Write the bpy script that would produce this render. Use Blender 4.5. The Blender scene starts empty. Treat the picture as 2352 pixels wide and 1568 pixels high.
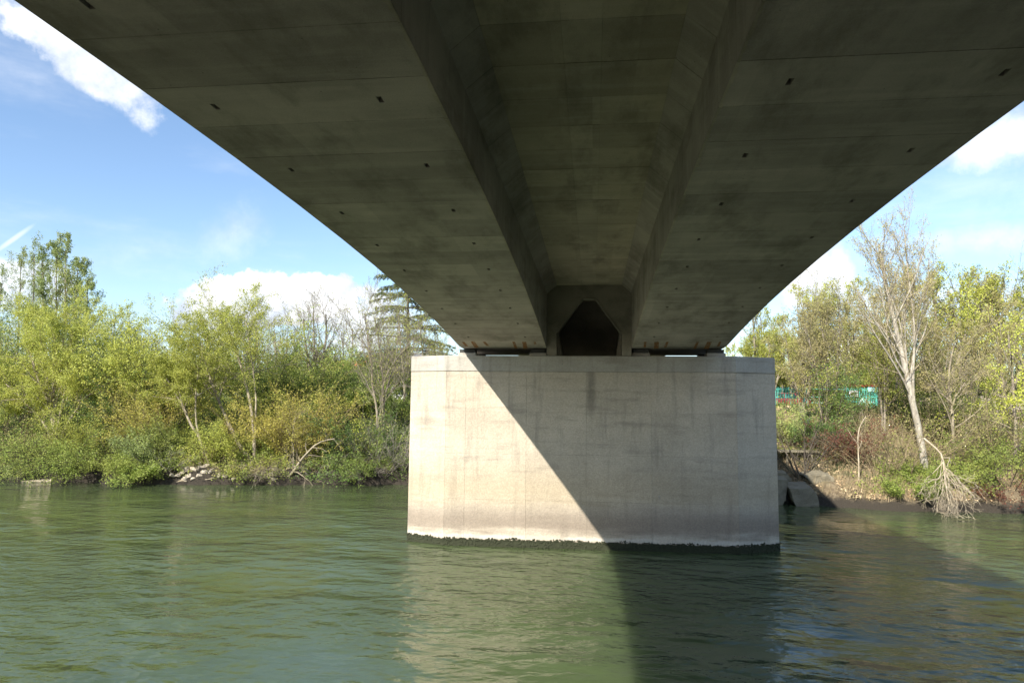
import bpy, math, random
import numpy as np
from mathutils import Matrix, Vector

rng = np.random.default_rng(7)
random.seed(7)
scene = bpy.context.scene
col = scene.collection

# ------------------------------------------------------------------ camera
CAM_H = 5.2
A, P, R = math.radians(6.77), math.radians(5.43), math.radians(0.6)
FW = np.array([-math.sin(A)*math.cos(P), math.cos(A)*math.cos(P), math.sin(P)])
_r0 = np.array([math.cos(A), math.sin(A), 0.0]); _u0 = np.cross(_r0, FW)
RT = math.cos(R)*_r0 + math.sin(R)*_u0
UP = np.cross(RT, FW)
CAM = np.array([0, 0, CAM_H])
cam = bpy.data.cameras.new('camera'); cam.lens = 24; cam.sensor_width = 36; cam.clip_end = 6000; cam.clip_start = 0.05
co = bpy.data.objects.new('camera', cam); col.objects.link(co)
M = Matrix.Identity(4)
for i in range(3):
    M[i][0], M[i][1], M[i][2], M[i][3] = RT[i], UP[i], -FW[i], CAM[i]
co.matrix_world = M
scene.camera = co

# ------------------------------------------------------------------ light
SUN = Vector((0.674, 1.30, -1.0)).normalized()          # direction the light travels
SUN_EL = math.asin(-SUN.z)
SUN_ROT = math.atan2(-SUN.x, -SUN.y) % (2*math.pi)
sl = bpy.data.lights.new('sun', 'SUN'); sl.energy = 3.9; sl.angle = math.radians(0.53); sl.color = (1.0, 0.945, 0.85)
so = bpy.data.objects.new('sun', sl); col.objects.link(so)
so.rotation_euler = SUN.to_track_quat('-Z', 'Y').to_euler(); so.location = (-30, -50, 60)

scene.view_settings.view_transform = 'Standard'
scene.view_settings.look = 'None'
scene.view_settings.exposure = 1.3
scene.view_settings.gamma = 1.0
scene.view_settings.use_curve_mapping = False
scene.cycles.max_bounces = 8
scene.cycles.diffuse_bounces = 5
scene.cycles.transparent_max_bounces = 8
scene.cycles.caustics_reflective = True
scene.cycles.blur_glossy = 0.4
scene.cycles.sample_clamp_indirect = 6.0

# ------------------------------------------------------------------ node helper
class NT:
    def __init__(s, nt): s.nt = nt; s.nt.nodes.clear()
    def n(s, t, ins=None, **kw):
        nd = s.nt.nodes.new(t)
        for k, v in kw.items(): setattr(nd, k, v)
        for k, v in (ins or {}).items():
            s.put(nd.inputs[k], v)
        return nd
    def put(s, sock, v):
        if isinstance(v, bpy.types.NodeSocket): s.nt.links.new(v, sock)
        elif isinstance(v, bpy.types.Node): s.nt.links.new(v.outputs[0], sock)
        else: sock.default_value = v
    def m(s, op, a, b=None, c=None, clamp=False):
        nd = s.nt.nodes.new('ShaderNodeMath'); nd.operation = op; nd.use_clamp = clamp
        s.put(nd.inputs[0], a)
        if b is not None: s.put(nd.inputs[1], b)
        if c is not None: s.put(nd.inputs[2], c)
        return nd.outputs[0]
    def vm(s, op, a, b=None):
        nd = s.nt.nodes.new('ShaderNodeVectorMath'); nd.operation = op
        s.put(nd.inputs[0], a)
        if b is not None: s.put(nd.inputs[1], b)
        return nd.outputs['Value'] if op in ('DOT_PRODUCT', 'LENGTH') else nd.outputs[0]
    def mix(s, f, a, b, blend='MIX'):
        nd = s.nt.nodes.new('ShaderNodeMix'); nd.data_type = 'RGBA'; nd.blend_type = blend
        s.put(nd.inputs[0], f); s.put(nd.inputs[6], a); s.put(nd.inputs[7], b)
        return nd.outputs[2]
    def ss(s, x, lo, hi, a=0.0, b=1.0):
        nd = s.nt.nodes.new('ShaderNodeMapRange'); nd.interpolation_type = 'SMOOTHSTEP'
        s.put(nd.inputs[0], x); s.put(nd.inputs[1], lo); s.put(nd.inputs[2], hi); s.put(nd.inputs[3], a); s.put(nd.inputs[4], b)
        return nd.outputs[0]
    def noise(s, vec, scale, detail=4, rough=0.55, mscale=None, rot=None):
        if mscale is not None or rot is not None:
            mp = s.n('ShaderNodeMapping', {'Vector': vec, 'Scale': mscale or (1, 1, 1), 'Rotation': rot or (0, 0, 0)}); vec = mp.outputs[0]
        return s.n('ShaderNodeTexNoise', {'Vector': vec, 'Scale': scale, 'Detail': detail, 'Roughness': rough}).outputs[0]
def C4(c): return (c[0], c[1], c[2], 1.0)

# ------------------------------------------------------------------ sky
world = bpy.data.worlds.new('World'); scene.world = world; world.use_nodes = True
w = NT(world.node_tree)
sky = w.n('ShaderNodeTexSky', sky_type='NISHITA', sun_disc=False, sun_elevation=SUN_EL, sun_rotation=SUN_ROT,
          air_density=1.0, dust_density=0.5, ozone_density=2.6, altitude=50)
dirv = w.n('ShaderNodeTexCoord').outputs['Generated']
dirn = w.vm('NORMALIZE', dirv)
warp = w.noise(dirn, 9.0, 6, 0.62)
warp2 = w.noise(dirn, 26.0, 5, 0.6)
warp3 = w.noise(dirn, 70.0, 4, 0.6)
nz = w.m('ADD', w.m('ADD', w.m('MULTIPLY', w.m('SUBTRACT', warp, 0.5), 1.5), w.m('MULTIPLY', w.m('SUBTRACT', warp2, 0.5), 0.9)), w.m('MULTIPLY', w.m('SUBTRACT', warp3, 0.5), 0.35))
def ray(x, y): return FW + RT*((x-1176)/1568.) - UP*((y-784)/1568.)
def cloud(x, y, hw, hh, ang, amp, soft, dens):
    d = ray(x, y); d = d/np.linalg.norm(d)
    e = ray(x+math.cos(ang)*10, y+math.sin(ang)*10); e = e/np.linalg.norm(e); e = e-d*(e@d); e /= np.linalg.norm(e)
    f = np.cross(d, e)
    u = w.m('DIVIDE', w.vm('DOT_PRODUCT', dirn, tuple(e)), hw/1568.)
    v = w.m('DIVIDE', w.vm('DOT_PRODUCT', dirn, tuple(f)), hh/1568.)
    r2 = w.m('SQRT', w.m('ADD', w.m('MULTIPLY', u, u), w.m('MULTIPLY', v, v)))
    front = w.m('GREATER_THAN', w.vm('DOT_PRODUCT', dirn, tuple(d)), 0.2)
    val = w.m('ADD', w.m('SUBTRACT', 1.0, r2), w.m('MULTIPLY', nz, amp))
    return w.m('MULTIPLY', w.m('MULTIPLY', w.ss(val, 0.0, soft), dens), front)
masks = [
    cloud(640, 690, 215, 66, 0.0, 0.75, 0.16, 1.0),
    cloud(510, 725, 100, 62, 0.0, 0.7, 0.2, 0.95),
    cloud(175, 125, 235, 58, 0.62, 0.9, 0.45, 0.85),
    cloud(540, 530, 120, 70, -0.8, 1.0, 1.3, 0.35),
    cloud(2340, 305, 200, 62, -0.3, 0.8, 0.7, 0.8),
    cloud(1880, 650, 80, 90, 0.2, 0.6, 0.4, 0.9),
    cloud(2290, 545, 330, 50, -0.08, 0.8, 1.0, 0.45),
    cloud(850, 740, 160, 80, 0.0, 0.8, 0.4, 0.85),
    cloud(2200, 700, 330, 70, 0.0, 0.8, 0.8, 0.6),
    cloud(20, 650, 120, 60, 0.0, 0.8, 0.5, 0.8),
    cloud(30, 550, 60, 7, -0.62, 0.25, 0.8, 0.5),
]
tot = masks[0]
for mk in masks[1:]: tot = w.m('MAXIMUM', tot, mk)
# scattered cumulus over the rest of the sky
hz = w.vm('DOT_PRODUCT', dirn, (0, 0, 1))
fr = w.vm('DOT_PRODUCT', dirn, tuple(FW))
flat = w.vm('MULTIPLY', dirn, (1, 1, 2.2))
big = w.noise(flat, 2.6, 7, 0.58)
rest = w.m('MULTIPLY', w.ss(big, 0.55, 0.68), w.ss(fr, 0.45, 0.25))
tot = w.m('MAXIMUM', tot, w.m('MULTIPLY', rest, 0.9))
thin = w.m('MULTIPLY', w.ss(w.noise(w.vm('MULTIPLY', dirn, (1, 1, 4)), 3.0, 6, 0.6), 0.45, 0.8), 0.30)
tot = w.m('MAXIMUM', tot, thin)
shade = w.ss(w.noise(dirn, 11.0, 6, 0.6), 0.36, 0.60)
ccol = w.mix(shade, (3.3, 3.7, 4.4, 1), (5.9, 5.95, 6.0, 1))
skyc = w.mix(tot, sky.outputs[0], ccol)
bg = w.n('ShaderNodeBackground', {'Color': skyc, 'Strength': 0.095})
w.n('ShaderNodeOutputWorld', {'Surface': bg.outputs[0]})

# ------------------------------------------------------------------ mesh helpers
def tag(o, label=None, cat=None, group=None, kind=None):
    if label: o['label'] = label
    if cat: o['category'] = cat
    if group: o['group'] = group
    if kind: o['kind'] = kind
    return o
def empty(name, loc, label, cat, group=None):
    o = bpy.data.objects.new(name, None); col.objects.link(o); o.location = tuple(float(v) for v in loc)
    o.empty_display_size = 0.3
    return tag(o, label, cat, group)
def link(name, me, mat=None, parent=None):
    o = bpy.data.objects.new(name, me); col.objects.link(o)
    if mat is not None:
        if not me.materials: me.materials.append(mat)
    if parent is not None:
        o.parent = parent
        t = parent
        off = Vector((0, 0, 0))
        while t is not None:
            if t.type == 'EMPTY': off += t.location
            t = t.parent
        if parent.type == 'EMPTY': o.matrix_parent_inverse = Matrix.Translation(-off)
    return o
def mesh_np(name, V, F, smooth=False):
    V = np.asarray(V, np.float32).reshape(-1, 3); F = np.asarray(F, np.int32); k = F.shape[1]
    me = bpy.data.meshes.new(name)
    me.vertices.add(len(V)); me.vertices.foreach_set('co', V.ravel())
    me.loops.add(F.size); me.loops.foreach_set('vertex_index', F.ravel())
    me.polygons.add(len(F)); me.polygons.foreach_set('loop_start', np.arange(len(F), dtype=np.int32)*k)
    if smooth: me.polygons.foreach_set('use_smooth', np.ones(len(F), bool))
    me.update(calc_edges=True)
    return me
class MB:
    def __init__(s): s.v = []; s.f = []
    def add(s, vs, fs):
        b = len(s.v); s.v += [tuple(float(c) for c in v) for v in vs]; s.f += [tuple(i+b for i in f) for f in fs]
    def box(s, x0, x1, y0, y1, z0, z1, rot=None, at=None):
        vs = [(x, y, z) for z in (z0, z1) for y in (y0, y1) for x in (x0, x1)]
        if rot is not None: vs = [tuple(rot @ Vector(v)) for v in vs]
        if at is not None: vs = [tuple(Vector(v)+Vector(at)) for v in vs]
        s.add(vs, [(0, 2, 3, 1), (4, 5, 7, 6), (0, 1, 5, 4), (2, 6, 7, 3), (0, 4, 6, 2), (1, 3, 7, 5)])
    def extr(s, prof, y0, y1, prof2=None):
        """polygon profile [(x,z)] extruded along Y"""
        n = len(prof); p2 = prof2 or prof
        s.add([(x, y0, z) for x, z in prof]+[(x, y1, z) for x, z in p2],
              [tuple(range(n))[::-1], tuple(range(n, 2*n))]+[(i, (i+1) % n, (i+1) % n+n, i+n) for i in range(n)])
    def prism(s, plan, z0, z1):
        n = len(plan)
        s.add([(x, y, z0) for x, y in plan]+[(x, y, z1) for x, y in plan],
              [tuple(range(n))[::-1], tuple(range(n, 2*n))]+[(i, (i+1) % n, (i+1) % n+n, i+n) for i in range(n)])
    def mesh(s, name):
        me = bpy.data.meshes.new(name); me.from_pydata(s.v, [], s.f); me.update()
        return me
    def build(s, name, mat, parent=None):
        return link(name, s.mesh(name), mat, parent)
def fixnormals(o):
    import bmesh
    bm = bmesh.new(); bm.from_mesh(o.data); bmesh.ops.recalc_face_normals(bm, faces=bm.faces); bm.to_mesh(o.data); bm.free()
def bev(o, wd=0.02, seg=1):
    md = o.modifiers.new('bevel', 'BEVEL'); md.width = wd; md.segments = seg; md.limit_method = 'ANGLE'
    return o

# ------------------------------------------------------------------ materials
def new_mat(name):
    m = bpy.data.materials.new(name); m.use_nodes = True
    return m, NT(m.node_tree)
def out(t, sh): t.n('ShaderNodeOutputMaterial', {'Surface': sh})
def simple(name, c, rough=0.7, metal=0.0, var=0.25, scale=3.0, bump=0.0):
    m, t = new_mat(name)
    pos = t.n('ShaderNodeNewGeometry').outputs['Position']
    nz = t.noise(pos, scale, 5, 0.6)
    oi = t.n('ShaderNodeObjectInfo').outputs['Random']
    k = t.m('ADD', t.m('MULTIPLY', t.m('SUBTRACT', nz, 0.5), var*2), t.m('ADD', 0.9, t.m('MULTIPLY', oi, 0.2)))
    c_ = t.mix(1.0, C4(c), t.n('ShaderNodeCombineColor', {0: k, 1: k, 2: k}), 'MULTIPLY')
    b = t.n('ShaderNodeBsdfPrincipled', {'Base Color': c_, 'Roughness': rough, 'Metallic': metal})
    if bump:
        t.put(b.inputs['Normal'], t.n('ShaderNodeBump', {'Height': t.noise(pos, scale*6, 6, 0.65), 'Strength': 1.0, 'Distance': bump}))
    out(t, b.outputs[0])
    return m
def scale_col(t, c, k): return t.mix(1.0, c, t.n('ShaderNodeCombineColor', {0: k, 1: k, 2: k}), 'MULTIPLY')

def mat_soffit(name, ca, cb, cstain):
    m, t = new_mat(name)
    pos = t.n('ShaderNodeNewGeometry').outputs['Position']
    sep = t.n('ShaderNodeSeparateXYZ', {0: pos}); X, Y, Z = sep.outputs
    big = t.noise(pos, 0.45, 6, 0.65)
    mid = t.noise(pos, 1.7, 7, 0.68, (0.8, 0.35, 1.0), (0, 0, 0.25))
    cross = t.noise(pos, 1.0, 6, 0.62, (0.35, 3.4, 0.6), (0, 0, 0.10))
    trow = t.noise(pos, 1.3, 6, 0.6, (0.5, 3.0, 0.5), (0, 0, 0.75))
    fine = t.noise(pos, 46, 4, 0.7)
    oi = t.n('ShaderNodeObjectInfo').outputs['Random']
    flatf = t.ss(t.m('ABSOLUTE', t.n('ShaderNodeSeparateXYZ', {0: t.n('ShaderNodeNewGeometry').outputs['True Normal']}).outputs[2]), 0.85, 0.93, 0.15, 1.0)
    # plywood fields of the formwork: half a segment long, about 1.1 m wide
    fy = t.m('DIVIDE', t.m('SUBTRACT', Y, 25.5), 1.0375); fx = t.m('DIVIDE', t.m('ADD', X, 5.0), 1.12)
    cell = t.n('ShaderNodeTexWhiteNoise', {'Vector': t.n('ShaderNodeCombineXYZ', {0: t.m('FLOOR', fx), 1: t.m('FLOOR', fy), 2: 3.7})}).outputs['Value']
    row = t.n('ShaderNodeTexWhiteNoise', {'Vector': t.n('ShaderNodeCombineXYZ', {0: 1.3, 1: t.m('FLOOR', fy), 2: t.m('SIGN', X)})}).outputs['Value']
    seam = t.m('MULTIPLY', t.ss(t.m('ABSOLUTE', t.m('SUBTRACT', t.m('FRACT', t.m('ADD', fy, 0.5)), 0.5)), 0.012, 0.004), t.ss(mid, 0.35, 0.55))
    c = t.mix(t.ss(big, 0.32, 0.68), C4(ca), C4(cb))
    c = t.mix(t.m('MULTIPLY', t.ss(cross, 0.46, 0.70), 0.55), c, C4(cstain))
    c = t.mix(t.m('MULTIPLY', t.ss(trow, 0.55, 0.75), 0.35), c, C4(cstain))
    c = t.mix(t.m('MULTIPLY', t.ss(mid, 0.44, 0.72), 0.65), c, (0.16, 0.145, 0.11, 1))
    c = t.mix(t.m('MULTIPLY', seam, 0.5), c, (0.10, 0.095, 0.08, 1))
    k = t.m('ADD', t.m('ADD', 0.74, t.m('MULTIPLY', oi, 0.10)), t.m('ADD', t.m('MULTIPLY', t.m('SUBTRACT', fine, 0.5), 0.45), t.m('MULTIPLY', flatf, t.m('ADD', t.m('MULTIPLY', cell, 0.16), t.m('MULTIPLY', row, 0.24)))))
    c = scale_col(t, c, k)
    vor = t.n('ShaderNodeTexVoronoi', {'Vector': pos, 'Scale': 4.0, 'Randomness': 1.0}, feature='F1').outputs['Distance']
    pit = t.ss(vor, 0.05, 0.02)
    c = t.mix(t.m('MULTIPLY', pit, 0.7), c, (0.05, 0.05, 0.045, 1))
    h = t.m('ADD', fine, t.m('MULTIPLY', mid, 1.5))
    b = t.n('ShaderNodeBsdfPrincipled', {'Base Color': c, 'Roughness': 0.88,
            'Normal': t.n('ShaderNodeBump', {'Height': h, 'Strength': 0.7, 'Distance': 0.012})})
    out(t, b.outputs[0])
    return m
def mat_pier(name, base, dark, bands=True):
    m, t = new_mat(name)
    pos = t.n('ShaderNodeNewGeometry').outputs['Position']
    sep = t.n('ShaderNodeSeparateXYZ', {0: pos})
    z = sep.outputs[2]
    big = t.noise(pos, 0.6, 6, 0.6)
    hor = t.noise(pos, 1.0, 6, 0.6, (0.55, 0.55, 4.0))
    ver = t.noise(pos, 1.0, 5, 0.6, (3.2, 3.2, 0.35))
    agg = t.n('ShaderNodeTexVoronoi', {'Vector': pos, 'Scale': 26, 'Randomness': 1.0}).outputs['Color']
    aggv = t.n('ShaderNodeSeparateColor', {0: agg}).outputs[0]
    fine = t.noise(pos, 60, 3, 0.7)
    oi = t.n('ShaderNodeObjectInfo').outputs['Random']
    c = t.mix(t.ss(big, 0.3, 0.7), C4(base), C4(dark))
    c = t.mix(t.m('MULTIPLY', t.ss(hor, 0.5, 0.72), 0.45), c, (0.23, 0.20, 0.16, 1))
    c = t.mix(t.m('MULTIPLY', t.ss(ver, 0.50, 0.72), 0.42), c, (0.20, 0.18, 0.15, 1))
    if bands:
        zz = t.m('ADD', z, t.m('MULTIPLY', t.m('SUBTRACT', hor, 0.5), 0.9))
        tide = t.m('MULTIPLY', t.ss(zz, 0.35, 0.8), t.ss(zz, 1.9, 0.9))
        c = t.mix(t.m('MULTIPLY', tide, 0.72), c, (0.205, 0.16, 0.12, 1))
        tide2 = t.m('MULTIPLY', t.ss(zz, 1.2, 2.0), t.ss(zz, 3.6, 2.0))
        c = t.mix(t.m('MULTIPLY', tide2, 0.5), c, (0.40, 0.32, 0.20, 1))
        # one long damp run-off streak below the middle drain
        xs = t.m('ADD', sep.outputs[0], t.m('MULTIPLY', t.m('SUBTRACT', ver, 0.5), 0.25))
        run = t.m('MULTIPLY', t.ss(t.m('ABSOLUTE', t.m('ADD', xs, 0.05)), 0.26, 0.05), t.ss(z, 3.6, 6.2))
        c = t.mix(t.m('MULTIPLY', t.m('MULTIPLY', run, t.ss(big, 0.30, 0.58)), 0.65), c, (0.12, 0.11, 0.09, 1))
        z3 = t.m('ADD', z, t.m('MULTIPLY', t.m('SUBTRACT', t.noise(pos, 4.0, 5, 0.6, (1, 1, 0.3)), 0.5), 0.22))
        lime = t.m('MULTIPLY', t.ss(z3, 0.26, 0.31), t.ss(z3, 0.46, 0.38))
        c = t.mix(t.m('MULTIPLY', lime, t.m('MULTIPLY', t.ss(big, 0.3, 0.6), 0.6)), c, (0.60, 0.57, 0.50, 1))
    k = t.m('ADD', t.m('ADD', 0.90, t.m('MULTIPLY', oi, 0.10)), t.m('MULTIPLY', t.m('SUBTRACT', t.m('ADD', t.m('MULTIPLY', aggv, 0.45), t.m('MULTIPLY', fine, 0.55)), 0.5), 0.42 if bands else 0.3))
    c = scale_col(t, c, k)
    h = t.m('ADD', aggv, t.m('MULTIPLY', fine, 1.0))
    b = t.n('ShaderNodeBsdfPrincipled', {'Base Color': c, 'Roughness': 0.9,
            'Normal': t.n('ShaderNodeBump', {'Height': h, 'Strength': 0.8, 'Distance': 0.012 if bands else 0.006})})
    out(t, b.outputs[0])
    return m
def mat_leaf(name, c1, c2, c3, trans=0.45):
    m, t = new_mat(name)
    g = t.n('ShaderNodeNewGeometry')
    ri = g.outputs['Random Per Island']
    oi = t.n('ShaderNodeObjectInfo').outputs['Random']
    patch = t.noise(g.outputs['Position'], 0.55, 3, 0.6)
    c = t.mix(ri, C4(c1), C4(c2))
    c = t.mix(t.m('MULTIPLY', t.ss(patch, 0.42, 0.66), 0.7), c, C4(c3))
    c = scale_col(t, c, t.m('MULTIPLY', t.m('ADD', 0.85, t.m('MULTIPLY', oi, 0.3)), 2.35))
    d = t.n('ShaderNodeBsdfPrincipled', {'Base Color': c, 'Roughness': 0.55, 'Specular IOR Level': 0.3})
    tr = t.n('ShaderNodeBsdfTranslucent', {'Color': c})
    mx = t.n('ShaderNodeMixShader', {0: trans, 1: d.outputs[0], 2: tr.outputs[0]})
    out(t, mx.outputs[0])
    return m
def mat_bark(name, c1, c2, moss=0.0):
    m, t = new_mat(name)
    pos = t.n('ShaderNodeNewGeometry').outputs['Position']
    nz = t.noise(pos, 5.0, 5, 0.65, (1, 1, 0.4))
    n2 = t.noise(pos, 1.2, 4, 0.6)
    c = t.mix(t.ss(nz, 0.35, 0.65), C4(c1), C4(c2))
    if moss: c = t.mix(t.m('MULTIPLY', t.ss(n2, 0.45, 0.65), moss), c, (0.20, 0.19, 0.06, 1))
    b = t.n('ShaderNodeBsdfPrincipled', {'Base Color': c, 'Roughness': 0.85})
    out(t, b.outputs[0])
    return m

SOFFIT = mat_soffit('soffit_concrete', (0.46, 0.415, 0.36), (0.32, 0.29, 0.25), (0.54, 0.49, 0.43))
SLABM = mat_soffit('slab_concrete', (0.46, 0.41, 0.315), (0.34, 0.305, 0.23), (0.50, 0.45, 0.36))
STRIPM = mat_soffit('closure_concrete', (0.48, 0.43, 0.335), (0.33, 0.30, 0.23), (0.54, 0.49, 0.40))
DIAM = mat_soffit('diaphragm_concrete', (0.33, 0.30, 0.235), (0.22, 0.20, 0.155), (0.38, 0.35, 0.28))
PIERM = mat_pier('pier_concrete', (0.53, 0.46, 0.36), (0.44, 0.38, 0.295))
CAPM = mat_pier('cap_concrete', (0.45, 0.425, 0.37), (0.36, 0.335, 0.285), False)
JOINTM = simple('dark_joint_concrete', (0.16, 0.145, 0.12), 0.95)  # darker concrete of the core behind the open panel joints
MOSSM = simple('wet_moss', (0.028, 0.032, 0.014), 0.95, 0, 0.4, 9)
HOLEM = simple('drain_hole_lining', (0.05, 0.05, 0.045), 0.95)
RUSTM, _t = new_mat('rust_stain')
_g = _t.n('ShaderNodeNewGeometry').outputs['Position']
_n = _t.noise(_g, 14, 5, 0.65, (2.5, 0.5, 1))
_c = _t.mix(_t.ss(_n, 0.35, 0.65), (0.42, 0.20, 0.045, 1), (0.20, 0.08, 0.02, 1))
_b = _t.n('ShaderNodeBsdfPrincipled', {'Base Color': _c, 'Roughness': 0.9})
_m = _t.n('ShaderNodeMixShader', {0: _t.ss(_n, 0.34, 0.56), 1: _t.n('ShaderNodeBsdfTransparent').outputs[0], 2: _b.outputs[0]})
out(_t, _m.outputs[0])
LIMEM, _t = new_mat('lime_stain')
_g = _t.n('ShaderNodeNewGeometry').outputs['Position']
_n = _t.noise(_g, 11, 5, 0.65, (2.5, 1, 0.6))
_b = _t.n('ShaderNodeBsdfPrincipled', {'Base Color': (0.62, 0.60, 0.54, 1), 'Roughness': 0.9})
_m = _t.n('ShaderNodeMixShader', {0: _t.m('MULTIPLY', _t.ss(_n, 0.42, 0.62), 0.75), 1: _t.n('ShaderNodeBsdfTransparent').outputs[0], 2: _b.outputs[0]})
out(_t, _m.outputs[0])

# ------------------------------------------------------------------ terrain
SX = np.array([-400, -120, -60, -39, -29, -21, -12.3, -4, 4, 10.0, 12.2, 15.0, 22, 30, 60, 140, 400.])
SY = np.array([60, 44, 42, 41.6, 41.1, 42.7, 44.4, 45, 43.8, 41.4, 39.6, 38.2, 38.6, 38.0, 36, 38, 50.])
def shore(x): return np.interp(x, SX, SY)
PS = np.array([-40, -6, -2, 0, 0.25, 0.8, 3.0, 6.0, 10.0, 14.0, 18.0, 24.0, 40, 90, 3000.])
PZ = np.array([-3, -2.2, -0.9, 0.0, 0.5, 0.9, 1.6, 2.7, 4.0, 4.9, 5.3, 5.5, 5.6, 5.6, 5.6])
def gz(x, y):
    x = np.asarray(x, float); y = np.asarray(y, float)
    s = y-shore(x)
    b = (0.16*np.sin(x*1.7+y*0.6)+0.12*np.sin(x*0.63-y*1.1+1.3)+0.08*np.sin(x*3.1+y*2.3))
    return np.interp(s, PS, PZ)+b*np.clip((s-0.1)/3, 0, 1)*np.clip((60-s)/30, 0, 1)
def gp(px, s, py=900):
    """ground point seen in picture column px, s metres behind the waterline"""
    d = ray(px, py); k = d[0]/d[1]; y = 45.0
    for _ in range(12): y = 0.5*y+0.5*(float(shore(k*y))+s)
    x = k*y
    return np.array([x, y, float(gz(x, y))])
def atY(px, py, Y):
    d = ray(px, py); return CAM+d*(Y/d[1])
def ground_mesh():
    xs = np.concatenate([[-3000, -1500, -700, -400, -220, -140], np.arange(-100, 100.1, 1.0), [140, 220, 400, 700, 1500, 3000]])
    ss = np.concatenate([[-40, -6, -2, -0.8], np.arange(-0.3, 3, 0.25), np.arange(3, 30, 0.8), [30, 34, 40, 50, 70, 100, 160, 300, 700, 1600, 3600]])
    X, S = np.meshgrid(xs, ss)
    Y = shore(X)+S
    Z = gz(X, Y)
    Y = Y+np.where((S > -1) & (S < 1.6), 0.18*np.sin(X*2.3)+0.12*np.sin(X*5.1), 0)
    nx, ny = len(xs), len(ss)
    i = np.arange((ny-1)*(nx-1)); r, c = i//(nx-1), i % (nx-1)
    F = np.stack([r*nx+c, r*nx+c+1, (r+1)*nx+c+1, (r+1)*nx+c], 1)
    return mesh_np('river_bank', np.stack([X, Y, Z], -1).reshape(-1, 3), F, True)
GM, t = new_mat('bank_earth')
pos = t.n('ShaderNodeNewGeometry').outputs['Position']
sep = t.n('ShaderNodeSeparateXYZ', {0: pos})
n1 = t.noise(pos, 0.35, 5, 0.6); n2 = t.noise(pos, 3.5, 6, 0.7); n3 = t.noise(pos, 14, 5, 0.7)
lit = t.mix(t.ss(n2, 0.35, 0.65), (0.20, 0.145, 0.085, 1), (0.33, 0.26, 0.16, 1))
lit = t.mix(t.m('MULTIPLY', t.ss(n3, 0.5, 0.7), 0.5), lit, (0.11, 0.075, 0.045, 1))
grn = t.mix(t.ss(n2, 0.35, 0.65), (0.045, 0.07, 0.018, 1), (0.09, 0.12, 0.03, 1))
lft = t.ss(sep.outputs[0], 2, -14)
gmask = t.m('MULTIPLY', t.ss(t.m('ADD', n1, t.m('MULTIPLY', lft, 0.14)), 0.46, 0.60), t.ss(sep.outputs[2], 0.7, 1.8))
c = t.mix(gmask, lit, grn)
mud = t.ss(t.m('SUBTRACT', t.m('ADD', sep.outputs[2], t.m('MULTIPLY', t.m('SUBTRACT', n2, 0.5), 0.8)), t.m('MULTIPLY', lft, 0.7)), 0.85, 0.30)  # mud band, carried higher on the left to paint the shadows above the water
c = t.mix(mud, c, (0.05, 0.04, 0.028, 1))
b = t.n('ShaderNodeBsdfPrincipled', {'Base Color': c, 'Roughness': 0.95,
        'Normal': t.n('ShaderNodeBump', {'Height': t.m('ADD', n2, n3), 'Strength': 1.0, 'Distance': 0.12})})
out(t, b.outputs[0])
o = link('river_bank', ground_mesh(), GM); tag(o, kind='structure')
# unseen bank under the viewer, close and dark to cut light on the soffit
nb_s = np.array([11.6, 9.2, 8.6, 7.5, 3.2, -0.5, -4.5, -10, -40, -900.])
nb_z = np.array([-1.2, -0.05, 0.35, 0.8, 2.3, 3.55, 4.2, 4.8, 5.2, 5.2])
nx_ = np.concatenate([[-1500, -500, -200], np.arange(-60, 60.1, 1.5), [200, 500, 1500]])
XX, YY = np.meshgrid(nx_, np.concatenate([np.arange(13.5, -4, -0.5), np.arange(-4, -40, -3), [-40, -90, -300, -900]]))
ZZ = np.interp(-YY, -nb_s, nb_z)+np.where(YY > -30, 0.10*np.sin(XX*1.3+YY)+0.07*np.sin(XX*2.9-YY*1.7), 0)
nxx = len(nx_); ii = np.arange((XX.shape[0]-1)*(nxx-1)); rr_, cc_ = ii//(nxx-1), ii % (nxx-1)
o = link('unseen_near_bank', mesh_np('unseen_near_bank', np.stack([XX, YY, ZZ], -1).reshape(-1, 3), np.stack([rr_*nxx+cc_, rr_*nxx+cc_+1, (rr_+1)*nxx+cc_+1, (rr_+1)*nxx+cc_], 1), True), simple('near_bank_scrub', (0.055, 0.05, 0.03), 0.95, 0, 0.5, 2.0, 0.1)); tag(o, kind='structure')
# far wooded ridge
HM = simple('far_ridge_woods', (0.05, 0.065, 0.035), 0.95, 0, 0.6, 0.03)
hx = np.linspace(-900, 900, 120)
hzv = 12+9*np.sin(hx*0.006+0.6)+5*np.sin(hx*0.021)+1.6*np.sin(hx*0.11)+1.0*np.sin(hx*0.31)
HV = np.concatenate([np.stack([hx, 700+0*hx, 3+0*hx], 1), np.stack([hx, 760+0*hx, 5+hzv], 1), np.stack([hx, 860+0*hx, 3+0*hx], 1)])
n = len(hx); i = np.arange(n-1)
HF = np.concatenate([np.stack([i, i+1, i+1+n, i+n], 1), np.stack([i+n, i+1+n, i+1+2*n, i+2*n], 1)])
tag(link('hill', mesh_np('hill', HV, HF, True), HM), kind='structure')

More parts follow.
